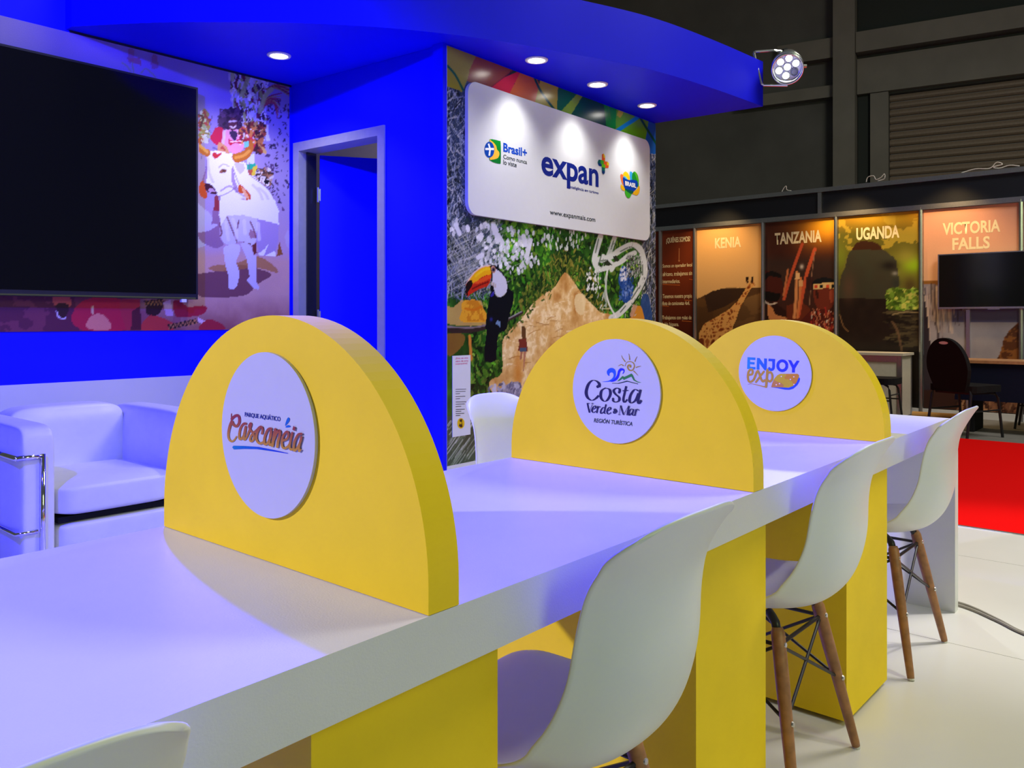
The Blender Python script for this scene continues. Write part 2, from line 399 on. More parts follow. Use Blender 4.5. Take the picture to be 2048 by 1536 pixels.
# canopy (soffit at 2.70 m, curved fascia)
cpx = [(143.5, 53), (300, 45.4), (410, 44), (600, 46), (800, 58), (985, 80), (1150, 109), (1300, 139), (1420, 175), (1526, 213)]
curve = catmull([atz(x, y, 2.7)[:2] for x, y in cpx], 8)
outline = [(1.80, 4.749)]+[tuple(p) for p in curve]+[(5.73, 3.62), (5.73, 4.95), (3.33, 4.95), (3.302, 4.749)]
b = NB(); prism(b, outline, lambda x, y, d: Vector((x, y, d)), 2.7, 3.03); struct(obj('ceiling', b, M['blue']))
# dark shadow gap strip between walls and soffit
b = NB(); box(b, 1.82, 3.22, 4.742, 4.7495, 2.688, 2.6995)
obj('shadow_gap', b, M['bezel'], bpy.data.objects['wall_left'])

# ------------------------------------------------------------------ far hall wall
HA = R(100.6); hd = (-math.cos(HA), -math.sin(HA))
r0 = ray(1690, 640); HP = Plane((r0[0]*15.5, r0[1]*15.5), hd)
def hb(bm, x0, x1, ytl, ybl, d0, d1, ytr=None, ybr=None):
    """bar on the hall wall: x range, top and bottom height taken at the left end"""
    u0, u1 = HP.u(x0), HP.u(x1); v1 = HP.px(x0, ytl)[1]; v0 = HP.px(x0, ybl)[1]
    return wbox(bm, HP, u0, u1, v0, v1, d0, d1)
U0 = HP.u(700)
zop = HP.px(1720, 192)[1]-.03
b = NB(); wbox(b, HP, U0, HP.u(1778), -.03, 12, -.3, 0); struct(obj('wall_far', b, M['hall_dark']))
b = NB(); wbox(b, HP, HP.u(1778)+.002, HP.u(1778)+5.2, zop, 12, -.3, 0); struct(obj('wall_far_upper', b, M['hall_dark']))
b = NB(); wbox(b, HP, HP.u(1778)+5.202, HP.u(1778)+9, -.03, 12, -.3, 0); struct(obj('wall_far_right', b, M['hall_dark']))
def htrim(n, mt, *boxes):
    b = NB()
    for a in boxes: wbox(b, HP, *a)
    return struct(obj('trim_%d' % n, b, M[mt], bev=.01))
ua, ub = HP.u(1672), HP.u(1715)
htrim(3, 'hall_steel', (ua, ub, -.03, 12, .0, .35))
zb1 = HP.px(1716, 74)[1]; zb0 = HP.px(1716, 114)[1]
htrim(4, 'hall_steel', (HP.u(1560), ua-.01, zb0, zb1, 0, .22), (ub+.01, ub+9, zb0, zb1, 0, .30))
htrim(5, 'hall_steel', (HP.u(1480), ua-.01, HP.px(1600, 207)[1], HP.px(1600, 184)[1], 0, .2))
zl1 = HP.px(1720, 122)[1]; zl0 = HP.px(1720, 192)[1]
htrim(6, 'hall_steel', (ub+.01, ub+9, zl0, zl1, 0, .14))
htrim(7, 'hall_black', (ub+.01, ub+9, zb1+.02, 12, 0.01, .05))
htrim(8, 'hall_black', (ub+.01, HP.u(1740), -.03, zl0-.01, .005, .03))
htrim(9, 'hall_steel', (HP.u(1742), HP.u(1778), -.03, zl0-.01, .0, .12))
# roller shutter, slat by slat
us = HP.u(1779); pz = HP.px(1800, 225)[1]-HP.px(1800, 240)[1]
sh = thing('roller_shutter', 'brown closed roller shutter high in the dark hall wall', 'shutter', HP.pt(us+2.5, 0))
z = zop-.004
while z > 1.6:
    prof = [(0, 0), (.03, .012), (.055, .04*pz/.14), (.055, pz*.55), (.02, pz*.9), (0, pz-.004)]
    b = NB(); prism(b, prof, lambda d, h, u: HP.pt(us+u, z-pz+h, -.09+d), 0, 5.1)
    obj('slat', b, M['shutter'], sh); z -= pz

# ------------------------------------------------------------------ neighbouring booth: shell scheme wall
zr1 = 2.505; zh = 2.845
bf = thing('booth_frame', 'aluminium shell scheme frame with black header of the safari booth', 'frame', (10.94, 4, 0))
posts = [1322, 1391, 1527, 1673, 1843, 2043]
ul, ur = -7.6, -.2
PU = [BW.u(x) for x in posts]
for x in PU+[PU[0]-1.0, PU[-1]+.99]:
    b = NB(); tube(b, [BW.pt(x, -.03, .02), BW.pt(x, zr1, .02)], .026, 8); obj('post', b, M['alu'], bf)
b = NB(); wbox(b, BW, ul, ur, zr1-.03, zr1+.03, -.01, .045); obj('rail', b, M['alu'], bf, bev=.004)
b = NB(); wbox(b, BW, ul, ur, zh-.03, zh+.025, -.01, .045); obj('rail', b, M['alu'], bf, bev=.004)
um = BW.u(1641)
b = NB(); wbox(b, BW, um-.025, um+.025, zr1+.031, zh-.031, -.005, .035); obj('header_divider', b, M['alu'], bf)
for a, c_ in ((ul, um-.027), (um+.027, ur)):
    b = NB(); wbox(b, BW, a, c_, zr1+.031, zh-.031, 0, .012); obj('header_panel', b, M['black_panel'], bf)
b = NB(); wbox(b, BW, ul, ur, -.03, .05, -.01, .03); obj('base_rail', b, M['white_trim'], bf)
# loose ends of string tied along the top rail
def wire(name, label, pts, rad, m='string'):
    b = NB(); tube(b, [Vector(p) for p in catmull(pts, 5)], rad, 6); return tag(obj(name, b, M[m], smooth=True), label, 'string')
zt = zh+.03
for i, (x, lb, sh_) in enumerate(((1572, 'short loop of string on the booth top rail nearest the blue canopy', [(-.05, 0), (-.02, .05), (.01, .07), (.02, .02), (.08, 0)]),
                          (1753, 'open loop of white string on the booth top rail below the shutter edge', [(-.12, .01), (-.1, .07), (-.03, .08), (.0, .03), (.06, .05), (.1, .09), (.1, .03), (.02, .01)]),
                          (1990, 'tangle of string on the booth top rail below the roller shutter', [(-.35, .0), (-.2, .03), (-.05, .02), (.02, .08), (.08, .05), (-.02, .03), (.05, .01), (.15, .03), (.25, .01)]))):
    u = BW.u(x); wire('string_tie', lb, [BW.pt(u+p[0], zt+p[1], .02) for p in sh_], .006)
# ================================================================== printed panels of the safari booth
def gpanel(x0u, x1u, label, v0=.06, v1=2.47):
    t = thing('graphic_panel', label, 'poster', BW.pt((x0u+x1u)/2, 0), group='printed panels on the safari booth wall')
    b = NB(); wbox(b, BW, x0u+.027, x1u-.027, v0, v1, 0, .006); obj('board', b, M['white_trim'], t)
    return t
g = cr(1300, 430, 5.12)
def cv(i0u, i1u, col, v0=.06, v1=2.47, du=.014): return Canvas(BW, i0u+.027, i1u-.027, v0, v1, du, col)
OFF = .0075
# sliver and text column
t = gpanel(PU[0]-1.0, PU[0], 'rust brown panel mostly hidden behind the toucan mural wall')
k = cv(PU[0]-1.0, PU[0], (120, 50, 18), du=.03); k.blend(fbm(k.U, k.V, 3, 5), (90, 34, 10), .5); k.mesh('printed_picture', M['print'], t, OFF)
text('lettering', BW, 'com', 1300.5, 1313, (1309, 572), (1309, 579), M['cream_ink'], OFF+.001, t, .02)
text('lettering', BW, 'com', 1299.5, 1312, (1308, 618), (1308, 625), M['cream_ink'], OFF+.001, t, .02)
t = gpanel(PU[0], PU[1], 'rust brown panel with the company questions and text lines')
k = cv(PU[0], PU[1], (118, 48, 20)); n = fbm(k.U, k.V, 2.5, 6)
k.blend(np.clip((k.Y-560)/120, 0, 1), (70, 22, 8), .9); k.blend(n, (140, 62, 24), .25); k.mesh('printed_picture', M['print'], t, OFF)
def bt(s, a, bb, c_, d, m='cream_ink', bold=.0, **kw): text('lettering', BW, s, g(a)[0][0], g(bb)[0][0], g(c_)[0], g(d)[0], M[m], OFF+.0012, t, bold, **kw)
bt('¿QUIÉNES SOMOS?', (168, 0), (415, 0), (170, 222), (170, 300), bold=.03)
bt('Somos un operador local', (133, 0), (435, 0), (135, 505), (135, 552), bold=.015)
bt('africano, trabajamos sin', (133, 0), (435, 0), (135, 585), (135, 640), bold=.015)
bt('intermediarios.', (133, 0), (310, 0), (135, 662), (135, 702), bold=.015)
bt('Tenemos nuestra propia', (133, 0), (432, 0), (135, 812), (135, 866), bold=.015)
bt('flota de camionetas 4x4.', (131, 0), (410, 0), (133, 885), (133, 925), bold=.015)
bt('Trabajamos con guías de', (128, 0), (428, 0), (130, 1030), (130, 1082), bold=.015)
bt('habla hispana.', (128, 0), (298, 0), (130, 1098), (130, 1150), bold=.015)
its = []
for (x0, y0, x1, y1) in ((403, 655, 438, 660), (133, 708, 308, 716), (355, 870, 432, 876), (131, 928, 195, 933), (330, 1082, 430, 1090)):
    its.append(([g((x0, y0), (x1, y1), (x1, y1+5), (x0, y0+5))], (225, 120, 50)))
its.append((ribbon(g((302, 340), (300, 470)), .9, 0), (220, 150, 100))); its.append(([g((290, 460), (300, 482), (312, 460), (300, 470))], (220, 150, 100)))
for it in its: shapes('underline', BW, [it], OFF+.0006, t)

# KENIA
t = gpanel(PU[1], PU[2], 'sandy panel lettered KENIA with a giraffe before hills')
k = cv(PU[1], PU[2], (226, 170, 104))
k.blend(np.clip((k.Y-440)/100, 0, 1), (236, 186, 122)); n = fbm(k.U, k.V, 4, 8)
k.fill(g((470, 870), (560, 820), (640, 790), (800, 770), (950, 745), (1140, 740), (1140, 900), (470, 1000)), (92, 62, 36))
k.fill(g((470, 855), (560, 860), (700, 960), (900, 880), (1140, 790), (1140, 1400), (470, 1400)), (108, 74, 38))
k.fill(g((900, 940), (1010, 840), (1140, 800), (1140, 1400), (820, 1400)), (134, 98, 58))
dk = k.fill(g((560, 830), (640, 780), (760, 750), (930, 745), (1000, 760), (920, 850), (760, 940), (600, 1000)), (62, 42, 30))
k.blend(np.clip((k.Y-590)/110, 0, 1)*.7, (52, 28, 14)); k.blend((n > .55)*(k.Y > 575), (70, 46, 26), .35)
gir = g((995, 640), (1012, 690), (1002, 725), (960, 790), (900, 880), (830, 950), (740, 1010), (640, 1070), (560, 1110), (510, 1200), (490, 1400), (800, 1400), (850, 1150), (880, 1080), (920, 960), (980, 850), (1025, 770), (1050, 735), (1080, 720), (1060, 680), (1055, 640), (1040, 690), (1010, 690))
gm = k.fill(gir, (176, 96, 44))
rs = np.random.RandomState(3)
P2 = np.array([k.pl.px(*g((rs.uniform(480, 1080), rs.uniform(690, 1300)))[0]) for _ in range(330)])
D = np.full(k.U.shape, 9.); D2 = D.copy()
for p in P2:
    d = np.hypot(k.U-p[0], k.V-p[1]); D2 = np.minimum(np.maximum(D, d), D2); D = np.minimum(D, d)
k.blend(gm & (D2-D < .016), (236, 172, 96)); k.blend(gm & (D2-D > .03), (112, 44, 18), .8)
for a in (((990, 645), (1000, 690)), ((1050, 645), (1045, 690))): k.line(g(*a), 4, (50, 26, 16), smooth=0)
k.fill(g((985, 630), (1010, 630), (1012, 660), (988, 660)), (36, 20, 16)); k.fill(g((1040, 630), (1062, 630), (1062, 660), (1040, 660)), (36, 20, 16))
k.mesh('printed_picture', M['print'], t, OFF)
text('lettering', BW, 'KENIA', *[g(p)[0][0] for p in ((668, 0), (935, 0))], g((672, 237))[0], g((672, 345))[0], M['cream_ink'], OFF+.0015, t, .03)

# TANZANIA
t = gpanel(PU[2], PU[3], 'dark panel lettered TANZANIA showing people carrying bows and spears')
k = cv(PU[2], PU[3], (58, 26, 20)); n = fbm(k.U, k.V, 4, 9)
k.blend(n, (90, 46, 34), .6); k.soft(*g((1760, 120))[0], 60, 38, (226, 140, 30), 1.); k.soft(*g((1830, 60))[0], 34, 30, (250, 190, 40), .8)  # warm spot glow at the top right is painted into the print
k.blend(np.clip((k.Y-505)/20, 0, 1)*(np.clip((640-k.Y)/80, 0, 1)), (48, 42, 40), .6)
k.fill(g((1165, 590), (1230, 580), (1310, 600), (1355, 680), (1365, 780), (1330, 850), (1300, 900), (1200, 900), (1165, 850)), (70, 26, 20), smooth=4)
k.fill(g((1165, 620), (1240, 575), (1330, 600), (1340, 640), (1220, 630), (1165, 690)), (20, 14, 16), smooth=4)
k.fill(g((1180, 780), (1290, 800), (1340, 800), (1320, 870), (1250, 890), (1180, 860)), (18, 12, 12), smooth=4)
k.fill(g((1165, 860), (1290, 900), (1420, 1000), (1430, 1400), (1165, 1400)), (46, 22, 18))
k.line(g((1170, 880), (1230, 915), (1295, 900)), 3.2, (206, 190, 180))
k.fill(g((1210, 920), (1260, 960), (1290, 1020), (1400, 1050), (1390, 1090), (1230, 1080)), (196, 128, 80), smooth=3)
k.fill(g((1400, 930), (1550, 880), (1640, 960), (1640, 1400), (1400, 1400)), (120, 48, 26), .7)
for a, wd_x, cc in ((((1560, 300), (1480, 520), (1420, 700), (1375, 860)), 6, (190, 80, 50)), (((1690, 350), (1620, 560), (1590, 680), (1520, 1040)), 7, (196, 84, 52)), (((1415, 560), (1395, 680), (1370, 820)), 4, (186, 110, 70)), (((1505, 590), (1500, 800), (1480, 1050)), 6, (210, 140, 90)), (((1545, 650), (1535, 850), (1510, 1050)), 5, (206, 120, 70)), (((1690, 380), (1660, 600), (1635, 920)), 1.6, (150, 110, 90))): k.line(g(*a), wd_x, cc)
k.fill(g((1490, 590), (1530, 590), (1535, 655), (1488, 655)), (226, 180, 130)); k.fill(g((1522, 670), (1566, 670), (1566, 730), (1524, 730)), (214, 160, 110)); k.soft(*g((1556, 530))[0], 4, 5, (206, 196, 190))
k.fill(g((1600, 640), (1670, 640), (1670, 760), (1610, 760)), (52, 26, 26), .8, smooth=3)
k.fill(g((1690, 760), (1680, 850), (1720, 960), (1800, 980), (1850, 960), (1890, 880), (1905, 760)), (112, 46, 32), smooth=4)
k.fill(g((1840, 780), (1880, 770), (1895, 850), (1860, 900), (1840, 850)), (178, 84, 60), .7, smooth=4)
k.fill(g((1690, 780), (1720, 770), (1735, 850), (1710, 860)), (46, 22, 18), .8)
k.fill(g((1670, 710), (1700, 660), (1790, 640), (1880, 660), (1905, 700)), (22, 24, 28), smooth=4)
k.fill(g((1675, 712), (1780, 695), (1910, 695), (1910, 750), (1780, 752), (1680, 765)), (226, 190, 130))
for i, cc in enumerate(((206, 70, 50), (20, 30, 34), (216, 84, 50), (24, 34, 36))):
    x = 1685+58*i; k.fill(g((x, 718), (x+34, 714), (x+34, 746), (x, 752)), cc)
k.fill(g((1540, 1080), (1640, 990), (1720, 960), (1860, 980), (1905, 1010), (1905, 1400), (1530, 1400)), (84, 30, 24))
k.dabs(150, *[g((1640, 0))[0][0], g((1900, 0))[0][0]], *[g((0, 960))[0][1], g((0, 1330))[0][1]], (.02, .045), [(220, 200, 190), (150, 40, 34), (60, 26, 24), (200, 120, 90)], (.9, 2.2), (3, 5), seed=4)
k.mesh('printed_picture', M['print'], t, OFF)
text('lettering', BW, 'TANZANIA', *[g(p)[0][0] for p in ((1280, 0), (1760, 0))], g((1290, 185))[0], g((1290, 305))[0], M['cream_ink'], OFF+.0015, t, .035)

# UGANDA
h = cr(1660, 400, 4.8)
t = gpanel(PU[3], PU[4], 'green panel lettered UGANDA, gold glow painted in on top, with a dark gorilla in profile')
k = cv(PU[3], PU[4], (96, 92, 30)); n = fbm(k.U, k.V, 5, 12)
k.blend(np.clip((470-k.Y)/60, 0, 1), (206, 130, 20)); k.soft(*h((520, 160))[0], 60, 18, (240, 190, 40), .8); k.blend((n > .58)*(k.Y < 500), (240, 200, 70), .45)  # lamp glow along the top is painted into these gold tones
k.blend(np.clip((k.Y-500)/20, 0, 1)*(k.X > 1780), (112, 112, 40)); k.soft(*h((800, 620))[0], 22, 16, (140, 190, 20), .9); k.soft(*h((740, 540))[0], 20, 18, (150, 140, 60), .6)
k.soft(*h((110, 560))[0], 14, 30, (120, 140, 40), .7); k.soft(*h((770, 820))[0], 14, 16, (70, 54, 30), .8)
k.blend(np.clip((k.Y-590)/60, 0, 1), (26, 20, 14))
gr = h((215, 470), (260, 410), (340, 395), (440, 410), (520, 480), (600, 540), (640, 590), (650, 680), (665, 790), (640, 860), (570, 910), (570, 960), (610, 1080), (660, 1230), (720, 1320), (740, 1460), (330, 1480), (90, 1320), (95, 1100), (85, 900), (110, 730), (150, 640), (170, 540))
gm = k.fill(gr, (30, 22, 18), smooth=4)
k.blend(gm & (k.Y > h((0, 478))[0][1]) & (k.Y < h((0, 945))[0][1]), (62, 64, 50), .9); k.blend(gm*np.clip(fbm(k.U, k.V, 9, 3)-.3, 0, 1), (60, 44, 36), .5)
k.blend(gm & (k.Y <= h((0, 478))[0][1]), (66, 34, 16), .8)
k.soft(*h((180, 850))[0], 14, 30, (92, 66, 52), .7); k.soft(*h((570, 630))[0], 16, 9, (26, 22, 20), .9); k.soft(*h((625, 705))[0], 6, 4, (150, 150, 150), .8); k.soft(*h((640, 800))[0], 8, 10, (44, 48, 44), .8)
k.line(h((95, 1100), (130, 1210), (175, 1260)), 2.2, (150, 110, 70), .8); k.line(h((100, 700), (140, 640), (165, 545)), 1.6, (120, 110, 60), .7)
k.dabs(420, h((560, 0))[0][0], h((865, 0))[0][0], h((0, 870))[0][1], h((0, 1055))[0][1], (.02, .05), [(120, 160, 50), (160, 190, 80), (60, 90, 20), (190, 190, 90), (84, 110, 30)], (0, 3.1), (1, 1.8), seed=5)
k.dabs(90, h((600, 0))[0][0], h((865, 0))[0][0], h((0, 1070))[0][1], h((0, 1400))[0][1], (.06, .16), [(90, 80, 56), (40, 34, 26), (20, 16, 14), (64, 56, 40)], (-.2, .25), (5, 9), seed=6, al=.7)
k.line(h((600, 1100), (720, 1075), (860, 1080)), 2.6, (170, 150, 110), .8); k.line(h((600, 1170), (650, 1260), (690, 1440)), 5, (120, 90, 66), .7)
k.mesh('printed_picture', M['print'], t, OFF)
text('lettering', BW, 'UGANDA', *[h(p)[0][0] for p in ((255, 0), (668, 0))], h((262, 268))[0], h((262, 388))[0], M['cream_ink'], OFF+.0015, t, .035)

# VICTORIA FALLS
q = cr(1840, 390, 3.341)
t = gpanel(PU[4], PU[5], 'pale pink panel lettered VICTORIA FALLS with a waterfall photo')
k = cv(PU[4], PU[5], (222, 158, 130)); n = fbm(k.U, k.V, 4, 15)
k.blend(np.clip((k.Y-430)/130, 0, 1), (232, 180, 140)); yl = q((0, 575))[0][1]
k.blend(k.Y > yl, (150, 140, 150)); k.blend((k.Y > yl-1)*(k.Y < yl+7), (150, 96, 30), .9)
k.blend((k.Y > q((0, 760))[0][1]) & (k.Y < q((0, 850))[0][1]) & (k.X > q((210, 0))[0][0]), (86, 82, 128), .8)
k.blend((k.Y > q((0, 850))[0][1])*np.clip(n*1.5, 0, 1), (190, 176, 178), .7)
for i in range(60):
    rs = np.random.RandomState(i); x = rs.uniform(20, 330); y = rs.uniform(590, 700); L = rs.uniform(120, 380)*(1-x/600)
    k.line(q((x, y), (x+4, y+L/2), (x+14, y+L)), rs.uniform(1.5, 5), [(226, 196, 176), (60, 48, 50), (190, 170, 166), (120, 104, 110), (240, 214, 190)][i % 5], .7)
k.fill(q((20, 640), (45, 760), (60, 900), (80, 1100), (120, 1480), (20, 1480)), (34, 26, 34), .85)
k.fill(q((660, 850), (600, 900), (560, 960), (545, 1030), (520, 1090), (520, 1140), (700, 1140), (700, 840)), (96, 52, 26), smooth=0)
rk = k.inside(q((660, 850), (600, 900), (560, 960), (545, 1030), (520, 1090), (520, 1140), (700, 1140), (700, 840))); k.blend(rk*(fbm(k.U, k.V, 22, 4) > .5), (170, 104, 50), .7)
k.blend(k.Y > q((0, 1300))[0][1], (60, 34, 26)); k.dabs(160, q((250, 0))[0][0], q((690, 0))[0][0], q((0, 1310))[0][1], q((0, 1480))[0][1], (.03, .1), [(190, 140, 100), (100, 60, 40), (40, 24, 20), (150, 100, 70)], (.6, 2.5), (4, 8), seed=8)
k.mesh('printed_picture', M['print'], t, OFF)
text('lettering', BW, 'VICTORIA', *[q(p)[0][0] for p in ((152, 0), (538, 0))], q((160, 188))[0], q((160, 270))[0], M['cream_ink'], OFF+.0015, t, .03)
text('lettering', BW, 'FALLS', *[q(p)[0][0] for p in ((217, 0), (468, 0))], q((222, 288))[0], q((222, 370))[0], M['cream_ink'], OFF+.0015, t, .03)
um2 = BW.u(1937); b = NB(); wbox(b, BW, um2-.02, um2+.02, .06, 1.25, .008, .03); obj('support_strip', b, M['alu'], t)
t = gpanel(PU[5], PU[5]+.99, 'pale panel at the right picture edge beside the waterfall panel')
k = cv(PU[5], PU[5]+.99, (200, 160, 140), du=.04); k.blend(k.V < 1.9, (140, 132, 146)); k.blend(k.V < .6, (70, 44, 34)); k.mesh('printed_picture', M['print'], t, OFF)

# television in the booth
t = thing('television', 'slim television with silver edge on the waterfall panel', 'television', BW.pt(-2.0, 1.25, .04))
tu0, tu1, tv0, tv1 = BW.u(1880)+.0, BW.u(1880)+1.17, 1.262, 1.915
b = NB(); wbox(b, BW, tu0, tu1, tv0, tv1, .05, .10); obj('frame', b, M['alu'], t, bev=.006)
b = NB(); wbox(b, BW, tu0+.014, tu1-.014, tv0+.022, tv1-.012, .09, .1015); obj('screen', b, M['screen'], t)
b = NB(); wbox(b, BW, (tu0+tu1)/2-.06, (tu0+tu1)/2+.06, tv0-.012, tv0+.002, .07, .09); obj('sensor', b, M['alu'], t)
# warm booth spots clipped on the header
for i, (x, pw) in enumerate(((1440, 70), (1700, 76), (1900, 62))):
    u = BW.u(x); p = BW.pt(u, 2.98, .55)
    lamp('booth_spot_light', 'SPOT', p, BW.pt(u, 1.2, 0), pw, (1, .66, .28), .05, 96, .8)

# info counter
cx0 = 10.42
y0c, y1c = 2.93, 4.35
ic = thing('info_counter', 'cream shell scheme counter with aluminium posts below the gorilla panel', 'counter', (10.65, 3.6, 0))
cz = .735
b = NB(); box(b, cx0-.02, 10.86, y0c-.02, y1c, cz-.03, cz); obj('counter_top', b, M['cream_panel'], ic, bev=.004)
b = NB(); box(b, cx0-.012, cx0+.03, y0c+.045, y1c-.045, cz-.105, cz-.031); obj('rail', b, M['alu'], ic)
for yy in (y0c, y1c-.045):
    for xx in (cx0-.012, 10.82):
        b = NB(); box(b, xx, xx+.04, yy, yy+.044, -.03, cz-.031); obj('post', b, M['alu'], ic, bev=.004)
b = NB(); box(b, cx0, cx0+.02, y0c+.046, y1c-.046, -.02, cz-.106); obj('front_panel', b, M['cream_panel'], ic)
b = NB(); box(b, cx0+.03, 10.818, y0c+.01, y0c+.03, -.02, cz-.031); obj('side_panel', b, M['cream_panel'], ic)

# banquet chairs of the booth
def banquet(name, label, loc, rz, group='black banquet chairs in the safari booth'):
    t = thing(name, label, 'chair', loc, 0, group); BASE[t.name] = Vector((0, 0, 0))
    b = NB(); pr = []
    for i in range(25):
        a = PI*i/24; pr.append((.2*math.cos(a)*(1+.05*math.sin(a)), .62+.29*math.sin(a)))
    pr = [(.15, .44), (.185, .55)]+pr+[(-.185, .55), (-.15, .44)]
    hole = [(.045*math.cos(2*PI*i/16), .865+.014*math.sin(2*PI*i/16)) for i in range(16)]
    def mp(x, z, d): return Vector((x, -.2-(z-.45)*.2+d, z))
    prism(b, pr, mp, -.025, .025); bk = obj('backrest', b, M['black_fabric'], t, bev=.012)
    b = NB(); prism(b, hole, mp, -.0265, .0265); obj('handle_plate', b, M['lamp_ring'], bk)
    b = NB(); prism(b, catmull([(-.2, -.2), (.2, -.2), (.22, 0), (.21, .2), (0, .225), (-.21, .2), (-.22, 0)], 5, True), lambda x, y, d: Vector((x, y, d)), .42, .48); obj('seat', b, M['black_fabric'], t, bev=.018)
    b = NB(); box(b, -.18, .18, -.17, .17, .40, .419); obj('seat_board', b, M['black_metal'], t)
    for sx in (-1, 1):
        b = NB(); tube(b, [(sx*.17, -.19, .46), (sx*.19, -.2, .40), (sx*.2, -.27, .0)], .0125, 8); obj('leg', b, M['black_metal'], t)
        b = NB(); tube(b, [(sx*.14, .08, .412), (sx*.175, .16, .40), (sx*.19, .19, .36), (sx*.2, .24, .0)], .0125, 8); obj('leg', b, M['black_metal'], t)
        b = NB(); tube(b, [(sx*.195, -.22, .25), (sx*.195, .2, .25)], .008, 8); obj('stretcher', b, M['black_metal'], t)
    t.rotation_euler[2] = rz; return t
p = atz(1940, 876, -.03)
banquet('banquet_chair', 'black round-backed banquet chair at the navy table in the safari booth', (9.2, 1.99, -.028), R(-112)).scale = (1.08, 1.08, 1.08)
stl = thing('stool', 'black padded stool in front of the cream info counter', 'stool', (9.95, 3.05, -.028)); BASE[stl.name] = Vector((0, 0, 0))
b = NB(); prism(b, catmull([(-.2, -.2), (.2, -.2), (.22, 0), (.2, .2), (-.2, .2), (-.22, 0)], 5, True), lambda x, y, d: Vector((x, y, d)), .43, .50); obj('seat', b, M['black_fabric'], stl, bev=.02)
for sx in (-1, 1):
    for sy_ in (-1, 1):
        b = NB(); tube(b, [(sx*.10, sy_*.1, .425), (sx*.15, sy_*.15, .41), (sx*.165, sy_*.17, .37), (sx*.19, sy_*.21, .0)], .0125, 8); obj('leg', b, M['black_metal'], stl)
    b = NB(); tube(b, [(sx*.172, -.185, .25), (sx*.172, .185, .25)], .008, 8); obj('stretcher', b, M['black_metal'], stl)
    b = NB(); tube(b, [(-.168, sx*.178, .31), (.168, sx*.178, .31)], .008, 8); obj('stretcher', b, M['black_metal'], stl)
banquet('banquet_chair', 'black banquet chair on the far side of the navy table', (10.38, 1.5, -.028), R(4))
# navy table
tb = thing('meeting_table', 'wood-topped table with a navy front under the booth television', 'table', (9.75, 1.5, 0))
b = NB(); box(b, 9.55, 10.1, .3, 2.2, .685, .715); obj('table_top', b, M['desk_wood'], tb, bev=.004)
b = NB(); box(b, 9.57, 9.59, .35, 2.17, .30, .684); obj('modesty_panel', b, M['navy_cloth'], tb)
for yy in (.5, 2.0):
    b = NB(); box(b, 9.61, 10.05, yy, yy+.05, -.028, .684); obj('leg_panel', b, M['black_fabric'], tb)
b = NB(); p0 = atz(1925, 843, .0); lathe(b, [(.0, 0), (.055, 0), (.055, .62), (.0, .62)], (10.2, 2.75, .028), (0.1, -1, 0), 16)
tag(obj('cardboard_tube', b, M['cardboard']), 'brown cardboard tube lying on the floor by the booth wall', 'tube')
# ================================================================== mural behind the television
mu = thing('mural_panel', 'lavender carnival mural with a white bull figure around the large television', 'mural', (2, 4.75, 1.07))
MZ0, MZ1 = 1.069, 2.686
b = NB(); box(b, .2, 3.206, 4.744, 4.7495, MZ0, MZ1); obj('board', b, M['white_trim'], mu)
k = Canvas(TVW, .2, 3.206, MZ0, MZ1, .0068, (158, 138, 190))
n = fbm(k.U, k.V, 2.2, 20); n2 = fbm(k.U, k.V, 9, 24)
k.blend(np.clip((k.V-2.1)/.5, 0, 1), (140, 116, 190)); k.blend(n, (186, 172, 196), .35)
k.blend(np.clip((1.9-k.U)/.4, 0, 1)*np.clip((k.V-2.3)/.2, 0, 1), (150, 140, 136), .8)
k.blend(np.clip((1.95-k.V)/.35, 0, 1)*(k.U > 2.0), (190, 156, 184)); 
k.blend(np.clip((1.58-k.V)/.05+n*2-1, 0, 1), (206, 160, 158)); k.blend(np.clip((1.3-k.V)/.25, 0, 1), (146, 84, 82)); k.blend(np.clip(n2-.45, 0, 1)*(k.V < 1.5), (220, 170, 160), 1.2)
a6 = cr(380, 130, 5.119); a7 = cr(380, 400, 5.69); a1 = cr(0, 0, 3.4133); a2 = cr(0, 400, 3.4133)
# small far figures above the screen
for x, y in ((890, 360), (1050, 400)):
    k.soft(*a1((x, y))[0], 12, 15, (150, 110, 160), .55); k.fill(a1((x-15, y-20), (x+15, y-25), (x+25, y+60), (x-20, y+65)), (150, 96, 120), .7, smooth=3)
k.fill(a1((865, 400), (955, 395), (960, 450), (900, 430)), (170, 100, 110), .8)
for s_ in (((900, 430), (910, 500), (930, 520)), ((830, 430), (860, 450), (890, 490)), ((960, 500), (990, 470), (1020, 490), (1060, 530))): k.line(a1(*s_), 3, (150, 160, 120), .8)
# flying specks of petals
k.dabs(150, 520, 577, 200, 420, (.006, .016), [(70, 50, 90), (90, 60, 100), (54, 40, 70)], (0, 3.1), (1.5, 3), seed=21)
k.dabs(40, 400, 440, 230, 380, (.006, .012), [(110, 96, 150)], seed=22)
